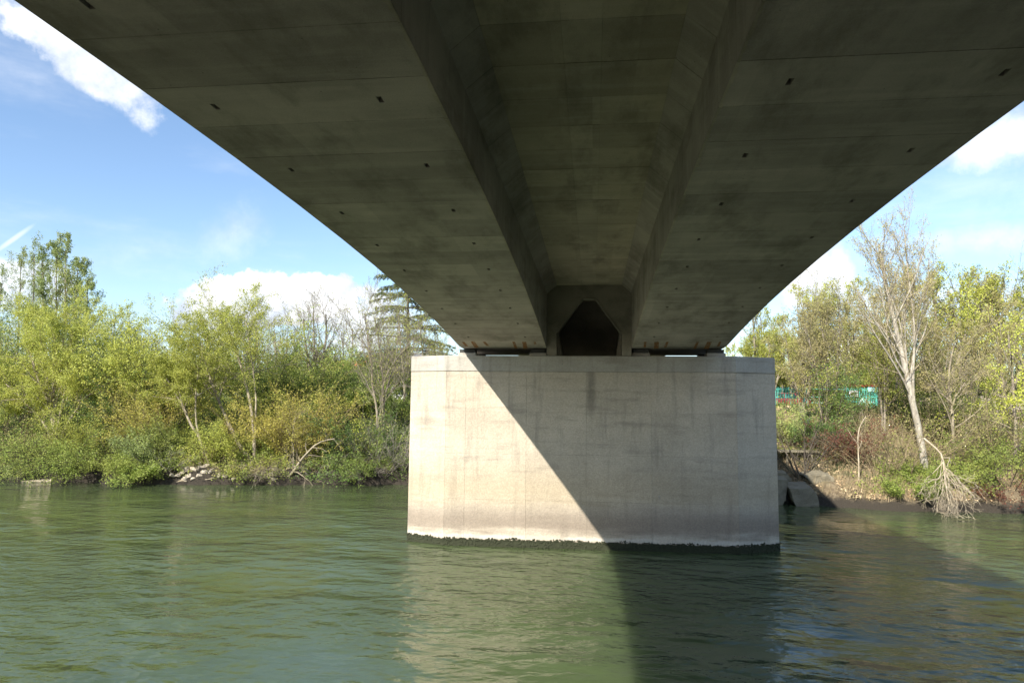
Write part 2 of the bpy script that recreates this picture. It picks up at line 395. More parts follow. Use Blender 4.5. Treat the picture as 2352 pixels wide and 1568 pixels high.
# ------------------------------------------------------------------ water
WM, t = new_mat('river_water')
pos = t.n('ShaderNodeNewGeometry').outputs['Position']
wv1 = t.noise(pos, 1.0, 2, 0.5, (1.2, 2.0, 1), (0, 0, 0.35))
wv2 = t.noise(pos, 1.0, 3, 0.55, (3.4, 4.9, 1), (0, 0, -0.40))
wv3 = t.noise(pos, 1.0, 2, 0.5, (8.5, 13.0, 1), (0, 0, 0.25))
swl = t.noise(pos, 1.0, 2, 0.5, (0.20, 0.42, 1), (0, 0, 0.5))
gust = t.ss(t.noise(pos, 0.085, 4, 0.6, (1, 1.6, 1), (0, 0, 0.4)), 0.36, 0.62, 0.30, 1.45)
sep = t.n('ShaderNodeSeparateXYZ', {0: pos})
calm = t.ss(sep.outputs[1], 42, 24, 0.22, 1.0)
h = t.m('ADD', t.m('ADD', t.m('MULTIPLY', wv1, 0.115), t.m('MULTIPLY', wv2, 0.048)), t.m('ADD', t.m('MULTIPLY', wv3, 0.007), t.m('MULTIPLY', swl, 0.12)))
h = t.m('MULTIPLY', h, t.m('MULTIPLY', gust, calm))
wc = t.mix(t.ss(t.noise(pos, 0.12, 4, 0.6), 0.35, 0.65), (0.058, 0.080, 0.031, 1), (0.070, 0.096, 0.041, 1))
b = t.n('ShaderNodeBsdfPrincipled', subsurface_method='BURLEY', ins={'Base Color': wc, 'Roughness': 0.02, 'IOR': 1.45, 'Subsurface Weight': 1.0, 'Subsurface Radius': (0.9, 1.0, 0.7), 'Subsurface Scale': 1.3,
        'Normal': t.n('ShaderNodeBump', {'Height': h, 'Strength': 1.0, 'Distance': 1.0})})
out(t, b.outputs[0])
V = [(-1500, -900, 0), (1500, -900, 0), (1500, 70, 0), (-1500, 70, 0)]
tag(link('river_water', mesh_np('river_water', V, [(0, 1, 2, 3)]), WM), kind='structure')

# ------------------------------------------------------------------ bridge pier
PT = 7.13                                     # pier top
FL, FR, TL, TR = (-5.58, 25.75), (5.25, 26.0), (-7.12, 26.32), (6.84, 26.78)
BL, BR, KL, KR = (-5.52, 29.25), (5.31, 29.5), (-7.1, 28.7), (6.88, 29.05)
plan = [FL, FR, TR, KR, BR, BL, KL, TL]
pier = empty('bridge_pier', (0, 27.5, 0), 'massive beige concrete pier standing in the river with a diagonal sun and shadow edge', 'bridge pier')
def inset(pl, d):
    cx = sum(p[0] for p in pl)/len(pl); cy = sum(p[1] for p in pl)/len(pl); o_ = []
    n = len(pl)
    for i in range(n):
        a, b_, c_ = Vector(pl[i-1]), Vector(pl[i]), Vector(pl[(i+1) % n])
        e1, e2 = (b_-a).normalized(), (c_-b_).normalized()
        n1, n2 = Vector((-e1.y, e1.x)), Vector((-e2.y, e2.x))
        bis = (n1+n2).normalized()
        o_.append(tuple(b_+bis*d/max(0.3, bis.dot(n1))))
    return o_
mb = MB(); mb.prism(inset(plan, 0.16), -2.0, PT-0.62); core = mb.build('core', JOINTM, pier)
# cast panels on each face, joints left open
zrows = [-1.5, 1.72, 3.42, 5.0, PT-0.615]
def face_panels(a, b_, fr):
    a, b_ = Vector(a), Vector(b_); d = b_-a; L = d.length; d.normalize(); nrm = Vector((d.y, -d.x))
    for c0, c1 in zip(fr[:-1], fr[1:]):
        for z0, z1 in zip(zrows[:-1], zrows[1:]):
            g = 0.0016; off = random.uniform(-0.002, 0.002)
            g0 = g; g1 = g
            p0 = a+d*(L*c0+g0*1.8); p1 = a+d*(L*c1-g1*1.8)
            q0 = p0-nrm*0.15; q1 = p1-nrm*0.15
            # mitre the outer columns
            p0 = p0+nrm*off; p1 = p1+nrm*off
            m = MB()
            m.prism([tuple(p0), tuple(p1), tuple(q1), tuple(q0)], z0+(0 if z0 < 0 else g), z1-g)
            m.build('concrete_panel', PIERM, pier)
face_panels(FL, FR, [0, 0.071, 0.285, 0.493, 0.715, 1.0])
face_panels(FR, TR, [0, 1.0]); face_panels(TL, FL, [0, 1.0])
face_panels(TR, KR, [0, 1]); face_panels(KR, BR, [0, 1]); face_panels(BR, BL, [0, 0.25, 0.5, 0.75, 1]); face_panels(BL, KL, [0, 1]); face_panels(KL, TL, [0, 1])
mb = MB(); mb.prism(inset(plan, -0.012), PT-0.61, PT); cap = bev(mb.build('pier_cap', CAPM, pier), 0.025)
# moss fringe at the waterline: thousands of little tufts
def moss():
    V = []; F = []
    n = len(plan)
    for i in range(n):
        a, b_ = Vector(plan[i]), Vector(plan[(i+1) % n]); d = b_-a; L = d.length; d.normalize(); nr = Vector((d.y, -d.x))
        cnt = int(L*130)
        for k in range(cnt):
            u = random.random()*L; z = random.uniform(-0.04, 0.27)
            if random.random() < 0.30: z = random.uniform(0.22, 0.27)+0.05*random.random()**3+0.02*math.sin(u*3)+0.02*math.sin(u*7.7)
            s = random.uniform(0.02, 0.055)*(1 if z < 0.25 else 0.8)
            c_ = a+d*u+nr*0.008
            q = Matrix.Rotation(random.random()*6.28, 3, 'Z') @ Matrix.Rotation(random.random()*3, 3, 'X')
            b0 = len(V)
            for v in ((s, 0, 0), (-s, 0, 0), (0, s, 0), (0, -s, 0), (0, 0, s*1.2), (0, 0, -s*1.2)):
                r_ = q @ Vector(v); V.append((c_.x+r_.x, c_.y+r_.y, z+r_.z))
            for f in ((0, 2, 4), (2, 1, 4), (1, 3, 4), (3, 0, 4), (2, 0, 5), (1, 2, 5), (3, 1, 5), (0, 3, 5)): F.append(tuple(b0+j for j in f))
    return mesh_np('moss_band', V, F)
mo = link('moss_band', moss(), MOSSM, pier); mo['kind'] = 'stuff'
mb = MB(); mb.prism(inset(plan, -0.02), -1.0, 0.245); mb.build('wet_base', MOSSM, pier)
# lime runs on the shaded face
for (px, py, ww, hh) in ((1391, 985, 0.07, 0.42), (1515, 1142, 0.10, 0.16), (1292, 833, 0.05, 0.30)):
    c_ = atY(px, py, 25.88-0.02)
    V = []; F = []
    for k in range(9):
        a_ = k/8.*6.283; rr = random.uniform(0.7, 1.2)
        V.append((c_[0]+ww*0.5*rr*math.cos(a_), 25.868+0.0231*(c_[0]-0.0)-0.012, c_[2]+hh*0.5*rr*math.sin(a_)))
    me = bpy.data.meshes.new('lime_stain'); me.from_pydata(V, [], [tuple(range(9))]); me.update()
    link('lime_stain', me, LIMEM, pier)
# bearings and plinths on the pier top
BX = [(atY(a_, 808, 26.1)[0], atY(b_, 808, 26.1)[0]) for a_, b_ in ((1052, 1093), (1216, 1255), (1452, 1493), (1624, 1667))]
for y0 in (26.12, 28.35):
    for x0, x1 in BX:
        mb = MB(); mb.box(x0, x1, y0, y0+0.62, PT+0.002, PT+0.13); bev(mb.build('bearing_plinth', CAPM, pier), 0.015)
        mb = MB(); mb.box(x0+0.05, x1-0.05, y0+0.05, y0+0.56, PT+0.13, 7.398); mb.build('bearing', HOLEM, pier)

# ------------------------------------------------------------------ bridge
XOL, XOR, XIL, XIR, XSL, XSR = -5.14, 4.93, -1.74, 1.45, -1.37, 1.10
ZC, ZS, ZD = 9.53, 9.84, 9.98
def zs(y):
    if y < 6: d_ = max(0.0, (4-y))
    elif y <= 25.9: d_ = y-6
    elif y <= 29.3: d_ = 19.9
    else: d_ = max(0.0, 49.2-y)
    return CAM_H+3.5-1.3*(min(d_, 21)/19.9)**2
bridge = empty('road_bridge', (0, 26, 7.4), 'grey concrete road bridge with two haunched girders passing overhead onto its river pier', 'bridge')
def girder_piece(x_out, x_in, xs_, y0, y1, holes):
    m = MB(); sg = 1 if x_in > x_out else -1
    g = 0.004
    ya, yb = y0+g, y1-g
    xo = x_out; xc = x_out+sg*0.10
    nsub = [ya, yb]
    if holes: nsub = [ya, ya+0.42, ya+0.57, yb]
    hx = [x_out+sg*0.70, x_in-sg*0.66] if holes else []
    jit = [random.uniform(-0.03, 0.03) for _ in range(4)]
    xcut = [xc]
    for q, hxx in enumerate(hx):
        w_ = 0.030
        a_, b_ = sorted((hxx-w_+jit[q], hxx+w_+jit[q]), key=lambda v: sg*v); xcut += [a_, b_]
    xcut.append(x_in)
    for j in range(len(nsub)-1):
        for i in range(len(xcut)-1):
            xa, xb, y_a, y_b = xcut[i], xcut[i+1], nsub[j], nsub[j+1]
            q = [(xa, y_a, zs(y_a)), (xb, y_a, zs(y_a)), (xb, y_b, zs(y_b)), (xa, y_b, zs(y_b))]
            if holes and j == 1 and i in (1, 3):
                tz = 0.22
                t_ = [(v[0], v[1], v[2]+tz) for v in q]
                m.add(q+t_, [(0, 1, 5, 4), (1, 2, 6, 5), (2, 3, 7, 6), (3, 0, 4, 7), (4, 5, 6, 7)])
            else:
                m.add(q, [(0, 1, 2, 3)])
    # shell: outer chamfer, outer face, top, haunch chamfer, inner face, ends
    pr = lambda y: [(xc, zs(y)), (xo, zs(y)+0.10), (xo, ZD), (xs_, ZD), (xs_, ZS), (x_in, ZC), (x_in, zs(y))]
    A_, B_ = pr(ya), pr(yb); n_ = len(A_)
    vs = [(x, ya, z) for x, z in A_]+[(x, yb, z) for x, z in B_]
    fs = [(i, i+1, i+1+n_, i+n_) for i in range(n_-1)]+[tuple(range(n_)), tuple(range(n_, 2*n_))]
    m.add(vs, fs)
    return m
ST = 2.075
ys = [25.5-ST*k for k in range(12, -1, -1)]                       # 0.6 .. 25.5
ys2 = [29.3+ST*k for k in range(0, 16)]
runs = [(a_, b_, True) for a_, b_ in zip(ys[:-1], ys[1:])]+[(25.5, 27.6, False), (27.6, 29.3, False)]+[(a_, b_, True) for a_, b_ in zip(ys2[:-1], ys2[1:])]
back = [(-24+ST*k*2, -24+ST*(k+1)*2) for k in range(6)]
for y0, y1, hl in runs:
    for xo_, xi_, x_s in ((XOL, XIL, XSL), (XOR, XIR, XSR)):
        o = girder_piece(xo_, xi_, x_s, y0, y1, hl).build('girder_segment', SOFFIT, bridge); fixnormals(o)
    for xa, xb, mt, dz, nm in ((XSL+0.003, -0.382, SLABM, 0, 'slab_panel'), (-0.38, 0.12, STRIPM, 0.004, 'closure_strip'), (0.122, XSR-0.003, SLABM, 0, 'slab_panel')):
        m = MB(); m.box(xa, xb, y0+0.005, y1-0.005, ZS+dz+random.uniform(0, 0.006), ZD); m.build(nm, mt, bridge)
# run behind the viewer, out of sight
yb0 = ys[0]
bk = MB()
yy = [-30, -24, -18, -12, -8, -4, -1, yb0]
for y0, y1 in zip(yy[:-1], yy[1:]):
    for xo_, xi_, x_s in ((XOL, XIL, XSL), (XOR, XIR, XSR)):
        g_ = girder_piece(xo_, xi_, x_s, y0-0.006, y1+0.006, False); bk.add(g_.v, g_.f)
    bk.box(XSL, XSR, y0, y1, ZS, ZD)
o = bk.build('girder_run', SOFFIT, bridge); fixnormals(o)
y_end = ys2[-1]
mb = MB(); mb.box(XOL-0.02, XOR+0.02, -30, y_end, ZD+0.003, 10.55); mb.build('deck_slab', SOFFIT, bridge)
for xa, xb in ((XOL-0.02, XOL+0.26), (XOR-0.26, XOR+0.02)):
    mb = MB(); mb.box(xa, xb, -30, y_end, 10.553, 12.0); bev(mb.build('parapet', CAPM, bridge), 0.03)
# diaphragms over the pier
def zw(px, py, Y): q = atY(px, py, Y); return q[0], q[2]
def dz_(zx, zy): return zw((2100+zx/3.92)*0.57422, (1080+zy/3.92)*0.57422, 25.95)
op = [dz_(495, 1318), dz_(495, 975), dz_(905, 440), dz_(1108, 440), dz_(1520, 1000), dz_(1520, 1322)]
zb = PT+0.004
mb = MB()
Xa, Xb = XIL+0.003, XIR-0.003
def quad_x(pts):
    mb.extr([(p[0], p[1]) for p in pts], 25.93, 26.38)
top = ZS+0.0
quad_x([(Xa, zb), (op[0][0], zb), op[1], (Xa, op[1][1])])
quad_x([(Xa, op[1][1]), op[1], op[2], (op[2][0], ZS-0.003), (XSL+0.01, ZS-0.003), (Xa, ZC-0.01)])
quad_x([op[2], op[3], (op[3][0], ZS-0.003), (op[2][0], ZS-0.003)])
quad_x([op[3], op[4], (Xb, op[4][1]), (Xb, ZC-0.01), (XSR-0.01, ZS-0.003), (op[3][0], ZS-0.003)])
quad_x([(op[5][0], zb), (Xb, zb), (Xb, op[4][1]), op[4]])
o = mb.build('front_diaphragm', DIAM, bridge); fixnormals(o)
# narrow lip around the opening
mb = MB()
for p0, p1 in zip(op[1:4], op[2:5]):
    d_ = Vector((p1[0]-p0[0], p1[1]-p0[1])).normalized(); n_ = Vector((-d_.y, d_.x))*0.03
    mb.extr([(p0[0], p0[1]), (p1[0], p1[1]), (p1[0]-n_.x, p1[1]-n_.y), (p0[0]-n_.x, p0[1]-n_.y)], 25.905, 26.36)
o = mb.build('opening_lip', DIAM, bridge); fixnormals(o)
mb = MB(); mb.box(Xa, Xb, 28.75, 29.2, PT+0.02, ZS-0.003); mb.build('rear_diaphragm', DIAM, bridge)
for sx in (-1, 1):
    xa = Xa if sx < 0 else Xb
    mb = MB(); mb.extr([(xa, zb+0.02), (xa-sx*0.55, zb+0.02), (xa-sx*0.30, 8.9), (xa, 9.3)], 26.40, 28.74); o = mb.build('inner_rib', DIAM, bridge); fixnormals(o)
# rust streaks on the soffit just before the pier
def rust(zx0, zx1, zy0, zy1, lean):
    f = 0.57422
    p = []
    for zx, zy in ((zx0, zy0), (zx1, zy0), (zx1+lean+1, zy1), (zx0+lean, zy1)):
        px, py = (1600+zx/1.47)*f, (1000+zy/1.47)*f
        d_ = ray(px, py); y = 25.0
        for _ in range(30): y = 0.5*y+0.5*((zs(y)-CAM_H)/d_[2]*d_[1])
        p.append((d_[0]/d_[1]*y, y, zs(y)-0.004))
    me = bpy.data.meshes.new('rust_stain'); me.from_pydata(p, [], [(0, 1, 2, 3)]); me.update()
    link('rust_stain', me, RUSTM, bridge)
for a_ in ((362, 378, 538, 566, 22), (414, 438, 536, 574, 26), (485, 502, 538, 562, 22), (660, 676, 538, 578, 14), (718, 742, 538, 580, 8), (785, 797, 538, 552, 4),
           (1436, 1449, 538, 572, -4), (1495, 1522, 538, 578, -2), (1566, 1580, 538, 572, -14), (1742, 1758, 538, 580, -18), (1806, 1834, 538, 580, -20), (1876, 1890, 538, 566, -14)):
    rust(*a_)
# ragged lime crust along the inner edges of the soffits
for xe, sg_ in ((XIL, -1), (XIR, 1)):
    V, F = [], []
    yv = np.arange(2.0, 25.6, 0.07); wv = 0.02+0.035*np.abs(np.sin(yv*2.1)+0.7*np.sin(yv*5.3+1))*rng.random(len(yv))
    for y_, w_ in zip(yv, wv):
        V += [(xe+sg_*0.002, y_, zs(y_)-0.012), (xe+sg_*(0.004+w_), y_, zs(y_)-0.006-0.012*rng.random())]
    F = [(2*i, 2*i+1, 2*i+3, 2*i+2) for i in range(len(yv)-1)]
    link('lime_crust', mesh_np('lime_crust', V, F), STRIPM, bridge)
# far abutment on the bank
abut = MB(); abut.box(-6.5, 6.3, y_end-1.0, y_end+2.0, 3.0, 8.2)
tag(abut.build('bridge_abutment', CAPM), 'grey concrete bridge abutment on the bank hidden behind the river pier', 'abutment')


# ------------------------------------------------------------------ vegetation engine
def unit(v): return v/np.maximum(np.linalg.norm(v, axis=-1, keepdims=True), 1e-9)
def resample(pts, n):
    pts = np.asarray(pts, float)
    d = np.r_[0, np.cumsum(np.linalg.norm(np.diff(pts, axis=0), axis=1))]
    u = np.linspace(0, d[-1], n)
    q = np.stack([np.interp(u, d, pts[:, i]) for i in range(3)], 1)
    for _ in range(2): q[1:-1] = 0.25*q[:-2]+0.5*q[1:-1]+0.25*q[2:]
    return q
def children(Pp, Rp, m, t0=0.2, t1=1.0, ang=0.8, angv=0.25, ratio=0.5, taper=0.5, n=5, trop=0.0, wob=0.15, rr=0.55, rmin=0.004, bias=None, lenv=0.35):
    B, n0, _ = Pp.shape
    k = np.arange(m)[None, :]
    tt = t0+(t1-t0)*(k+rng.random((B, m)))/m
    f = np.clip(tt*(n0-1), 0, n0-1.001); i0 = f.astype(int); fr = (f-i0)[..., None]
    bi = np.arange(B)[:, None]
    p = Pp[bi, i0]*(1-fr)+Pp[bi, i0+1]*fr
    T = unit(Pp[bi, i0+1]-Pp[bi, i0])
    r = Rp[bi, i0]*(1-fr[..., 0])+Rp[bi, i0+1]*fr[..., 0]
    L = np.linalg.norm(np.diff(Pp, axis=1), axis=2).sum(1)[:, None]
    ln = L*ratio*(1-taper*tt)*(1+lenv*(rng.random((B, m))*2-1))
    az = k*2.4+rng.random((B, m))*1.2+rng.random((B, 1))*6.28
    ref = np.where(np.abs(T[..., 2:3]) > 0.9, np.array([1., 0, 0]), np.array([0, 0, 1.]))
    U = unit(np.cross(T, ref)); V = np.cross(T, U)
    perp = np.cos(az)[..., None]*U+np.sin(az)[..., None]*V
    if bias is not None: perp = unit(perp+np.asarray(bias))
    a = ang+angv*rng.standard_normal((B, m))
    D = unit(np.cos(a)[..., None]*T+np.sin(a)[..., None]*perp)
    p = p.reshape(-1, 3); D = D.reshape(-1, 3); ln = ln.reshape(-1); r0 = np.maximum(r.reshape(-1)*rr, rmin)
    out = [p]; cur = p; d = D
    for j in range(n-1):
        d = unit(d+np.array([0, 0, trop])/(n-1)*1.5+wob*rng.standard_normal(d.shape)/math.sqrt(n-1))
        cur = cur+d*(ln/(n-1))[:, None]; out.append(cur)
    PP = np.stack(out, 1)
    RR = r0[:, None]*np.linspace(1, 0.35, n)[None, :]
    return PP, np.maximum(RR, rmin*0.7)
def tubes(levels):
    Vs, Fs, off = [], [], 0
    for Pp, Rp, k in levels:
        B, n, _ = Pp.shape
        T = np.empty_like(Pp); T[:, 1:-1] = Pp[:, 2:]-Pp[:, :-2]; T[:, 0] = Pp[:, 1]-Pp[:, 0]; T[:, -1] = Pp[:, -1]-Pp[:, -2]
        T = unit(T)
        ref = np.broadcast_to(np.array([0.31, 0.94, 0.13]), T.shape)
        U = unit(np.cross(T, ref)); W = np.cross(T, U)
        a = np.arange(k)*2*math.pi/k
        ring = Pp[:, :, None, :]+Rp[:, :, None, None]*(np.cos(a)[None, None, :, None]*U[:, :, None, :]+np.sin(a)[None, None, :, None]*W[:, :, None, :])
        Vs.append(ring.reshape(-1, 3))
        b, j, q = np.meshgrid(np.arange(B), np.arange(n-1), np.arange(k), indexing='ij')
        i0 = off+b*n*k+j*k+q; i1 = off+b*n*k+j*k+(q+1) % k
        Fs.append(np.stack([i0, i1, i1+k, i0+k], -1).reshape(-1, 4))
        off += B*n*k
    return np.concatenate(Vs), np.concatenate(Fs)
def leaf_quads(c, size, asp=0.55, hang=0.0, sv=0.35):
    N = len(c)
    d = rng.standard_normal((N, 3)); d[:, 2] -= hang; d = unit(d)
    e = unit(np.cross(d, rng.standard_normal((N, 3))))
    s = size*(1+sv*(rng.random(N)*2-1))[:, None]
    V = np.stack([c-d*s*0.5, c+e*s*asp*0.5, c+d*s*0.5, c-e*s*asp*0.5], 1).reshape(-1, 3)
    return V, np.arange(N*4).reshape(N, 4)
def along(Pp, per, spread, t0=0.15):
    B, n, _ = Pp.shape
    t = t0+(1-t0)*rng.random((B, per)); f = np.clip(t*(n-1), 0, n-1.001); i = f.astype(int); fr = (f-i)[..., None]
    b = np.arange(B)[:, None]
    return (Pp[b, i]*(1-fr)+Pp[b, i+1]*fr).reshape(-1, 3)+spread*rng.standard_normal((B*per, 3))
def plant(name, label, cat, base, stems, r0, levels, leaf=None, bark=None, leafmat=None, group=None, wob=0.10, tip=0.35, k0=7, twigmat=None):
    """stems: list of world polylines (or arrays); levels: keyword dicts for children(); leaf: list of (level, per, size, spread, asp, hang)"""
    base = np.asarray(base, float)
    n0 = 10
    Pp = np.stack([resample(s_, n0) for s_ in stems])
    if wob: Pp[:, 1:] += np.cumsum(rng.standard_normal((len(Pp), n0-1, 3)), 1)*wob/math.sqrt(n0)*0.6
    Rp = np.maximum(np.asarray(r0, float).reshape(-1, 1)*np.ones((len(Pp), 1))*np.linspace(1, tip, n0)[None], 0.006)
    L = [(Pp, Rp)]
    for lv in levels: L.append(children(L[-1][0], L[-1][1], **lv))
    root = empty(name, base, label, cat, group)
    V, F = tubes([(L[0][0], L[0][1], k0)]+([(L[1][0], L[1][1], 4)] if len(L) > 1 and r0_big(r0) else []))
    link('trunk' if r0_big(r0) else 'stem', mesh_np('trunk', V-base, F, True), bark, root).matrix_parent_inverse = Matrix.Identity(4)
    rest = [(p, r, 3) for p, r in (L[2:] if r0_big(r0) else L[1:])]
    if rest:
        V, F = tubes(rest)
        link('branches', mesh_np('branches', V-base, F, False), twigmat or bark, root).matrix_parent_inverse = Matrix.Identity(4)
    if leaf:
        Vs, Fs, off = [], [], 0
        for lv, per, size, spread, asp, hang in leaf:
            c = along(L[lv][0], per, spread)
            c = c[c[:, 2] > 0.02]
            v, f = leaf_quads(c, size, asp, hang); Vs.append(v); Fs.append(f+off); off += len(v)
        link('crown', mesh_np('crown', np.concatenate(Vs)-base, np.concatenate(Fs)), leafmat, root).matrix_parent_inverse = Matrix.Identity(4)
    return root
def r0_big(r0): return float(np.max(r0)) > 0.045
def copy_plant(root, loc, rz, sc, label, group):
    r = root.copy(); col.objects.link(r)
    r.location = tuple(float(v) for v in loc); r.rotation_euler = (0, 0, rz); r.scale = (sc, sc, sc)
    r['label'] = label; r['group'] = group
    for ch in root.children:
        c = ch.copy(); col.objects.link(c); c.parent = r; c.matrix_parent_inverse = Matrix.Identity(4)
    return r
def px_stem(pts, Y0, Y1=None):
    Y1 = Y0 if Y1 is None else Y1
    n = len(pts)
    return np.stack([atY(x, y, Y0+(Y1-Y0)*i/max(1, n-1)) for i, (x, y) in enumerate(pts)])
def ground_stem(pts, s, s1=None, attach=False):
    """first point of the stem is pushed down onto the bank"""
    g = gp(pts[0][0], s); Y0 = g[1]
    st = px_stem(pts, Y0, Y0+((s1-s) if s1 is not None else 0))
    first = np.array([st[0][0], Y0, float(gz(st[0][0], Y0))-0.15])
    if attach and st[0][2] > first[2]+1.2: return first, st
    if st[0][2] > first[2]+0.3: st = np.vstack([first, st])
    else: st[0] = first
    return first, st
def fan(base, n, ln, cone, lean=(0, 0, 0), up=1.0, rad=0.3, bend=0.0, lv=0.35):
    ss = []
    for i in range(n):
        a = rng.random()*6.283; q = math.sqrt(rng.random())
        d = np.array([math.cos(a)*q*cone, math.sin(a)*q*cone, up])+np.asarray(lean); d /= np.linalg.norm(d)
        p = np.asarray(base, float)+np.array([math.cos(a)*rad*rng.random(), math.sin(a)*rad*rng.random(), -0.1])
        l = ln*(1+lv*(rng.random()*2-1)); pts = [p]
        for j in range(6):
            d = d+np.array([math.cos(a)*0.05, math.sin(a)*0.05, bend])+0.07*rng.standard_normal(3); d /= np.linalg.norm(d)
            p = p+d*l/6; pts.append(p)
        ss.append(np.array(pts))
    return ss

BARK_W = mat_bark('pale_willow_bark', (0.33, 0.28, 0.20), (0.20, 0.165, 0.115), 0.25)
BARK_D = mat_bark('dark_bark', (0.10, 0.08, 0.06), (0.055, 0.045, 0.035), 0.3)
BARK_G = mat_bark('grey_bark', (0.27, 0.23, 0.18), (0.17, 0.14, 0.11), 0.55)
TWIG_B = mat_bark('tan_budding_twig', (0.40, 0.335, 0.22), (0.27, 0.215, 0.14), 0.4)
BARK_B = mat_bark('birch_bark', (0.44, 0.40, 0.33), (0.24, 0.21, 0.165), 0.1)
TWIG_T = mat_bark('tan_twig', (0.34, 0.27, 0.16), (0.22, 0.165, 0.095), 0.4)
TWIG_G = mat_bark('grey_twig', (0.28, 0.25, 0.21), (0.17, 0.15, 0.125), 0.15)
TWIG_R = mat_bark('red_brown_twig', (0.17, 0.085, 0.055), (0.11, 0.06, 0.045))
TWIG_P = mat_bark('bleached_twig', (0.50, 0.425, 0.315), (0.31, 0.25, 0.17), 0.15)
LF_Y = mat_leaf('yellow_green_leaf', (0.22, 0.218, 0.042), (0.155, 0.172, 0.036), (0.19, 0.208, 0.046))
LF_O = mat_leaf('ochre_catkin_leaf', (0.25, 0.212, 0.048), (0.18, 0.168, 0.037), (0.205, 0.20, 0.046))
LF_G = mat_leaf('fresh_green_leaf', (0.155, 0.18, 0.04), (0.10, 0.135, 0.03), (0.185, 0.19, 0.048))
LF_D = mat_leaf('deep_green_leaf', (0.05, 0.085, 0.018), (0.028, 0.05, 0.013), (0.075, 0.11, 0.025), 0.3)
LF_H = mat_leaf('hedge_leaf', (0.085, 0.115, 0.025), (0.05, 0.08, 0.018), (0.11, 0.13, 0.03), 0.35)
LF_S = mat_leaf('grey_green_leaf', (0.17, 0.20, 0.07), (0.12, 0.15, 0.06), (0.20, 0.21, 0.065))
LF_B = mat_leaf('bronze_bud_leaf', (0.225, 0.20, 0.085), (0.17, 0.145, 0.07), (0.20, 0.20, 0.06))
LF_M = mat_leaf('lime_maple_leaf', (0.27, 0.275, 0.045), (0.20, 0.22, 0.04), (0.24, 0.26, 0.05))
LF_R = mat_leaf('dark_red_leaf', (0.10, 0.035, 0.025), (0.06, 0.03, 0.02), (0.13, 0.07, 0.03))
LF_C = mat_leaf('cedar_needle', (0.06, 0.068, 0.024), (0.025, 0.036, 0.015), (0.085, 0.085, 0.028), 0.1)

lv = lambda **k: k
# ---- left bank -------------------------------------------------------------
WILLOW = [lv(m=11, t0=0.22, ang=0.75, ratio=0.55, taper=0.45, n=6, trop=0.10, wob=0.35, rr=0.5),
          lv(m=9, t0=0.15, ang=0.75, ratio=0.50, taper=0.4, n=5, trop=-0.05, wob=0.35, rr=0.5),
          lv(m=7, t0=0.1, ang=0.6, ratio=0.55, taper=0.3, n=4, trop=-0.15, wob=0.3, rr=0.5, rmin=0.005)]
WILLOW_HI = [dict(WILLOW[0], t0=0.5, m=10)]+WILLOW[1:]
def willow(label, stem_px, s, r0, leafmat, bark=BARK_W, leaves=9, size=0.10, levels=WILLOW, cat='tree', name='willow_tree', s1=None, group=None, spread=0.10, wob=0.2, leaf0=3, cut=20, twigmat=None, attach=False):
    bs, st = None, []
    for pts in stem_px:
        b0, q = ground_stem(pts, s, s1, attach and bs is not None)
        q = resample(q, 24)[:cut]
        if bs is None: bs = b0
        st.append(q)
    return plant(name, label, cat, bs, st, r0, levels, [(leaf0, leaves, size, spread, 0.5, 0.5)] if leaves else None, bark, leafmat, wob=wob, group=group, twigmat=twigmat)
willow('broad yellow-green willow with several pale stems at the far left of the bank',
       [[(128, 985), (108, 925), (70, 850), (62, 760), (58, 700)], [(132, 985), (150, 890), (162, 800), (182, 715)],
        [(140, 985), (200, 910), (260, 872), (322, 862)], [(126, 985), (118, 880), (128, 770), (118, 690)], [(120, 985), (70, 930), (20, 880), (-30, 830)]],
       4.0, [0.14, 0.11, 0.09, 0.11, 0.10], LF_Y, leaves=27)
willow('slim yellow willow leaning over from the rock pile on the bank',
       [[(482, 1046), (466, 1024), (435, 974), (412, 921), (385, 878), (350, 838)], [(474, 1040), (455, 1000), (450, 900), (470, 800), (455, 735)]],
       1.6, [0.12, 0.08], LF_Y, leaves=28, levels=WILLOW_HI)
willow('tall pale willow leaning left with a feathery top against the white cloud',
       [[(585, 1092), (564, 1061), (530, 985), (498, 921), (475, 840), (440, 760), (428, 712)], [(588, 977), (576, 928), (562, 896), (544, 824), (524, 767), (504, 719), (496, 680)],
        [(588, 985), (590, 900), (575, 800), (562, 730), (560, 690)]],
       1.5, [0.15, 0.13, 0.08], LF_Y, leaves=18, s1=4.0, levels=WILLOW_HI)
ORANGE = [lv(m=9, t0=0.1, ang=0.55, ratio=0.55, taper=0.3, n=5, trop=0.2, wob=0.3, rr=0.55), lv(m=8, t0=0.1, ang=0.5, ratio=0.5, taper=0.3, n=4, trop=0.1, wob=0.3, rr=0.6)]
b0 = gp(690, 2.2)
plant('willow_shrub', 'rounded ochre-yellow willow shrub above the leaning pale tree', 'shrub', b0, fan(b0, 22, 3.5, 0.75, up=1.0, rad=0.8), 0.03, ORANGE,
      [(2, 9, 0.11, 0.07, 0.5, 0.0)], TWIG_T, LF_O)
b0 = gp(600, 3.2)
plant('willow_shrub', 'ochre willow shrub tangled between the leaning trunks', 'shrub', b0, fan(b0, 16, 3.6, 0.9, up=1.0, rad=1.0), 0.03, ORANGE,
      [(2, 7, 0.11, 0.08, 0.5, 0.0)], TWIG_T, LF_O)
b0 = gp(345, 3.6)
plant('willow_shrub', 'ochre-tinged shrub with pale arching twigs below the yellow willows', 'shrub', b0, fan(b0, 16, 3.6, 0.9, up=0.9, rad=0.8), 0.03, ORANGE,
      [(2, 7, 0.11, 0.08, 0.5, 0.0)], TWIG_T, LF_O)
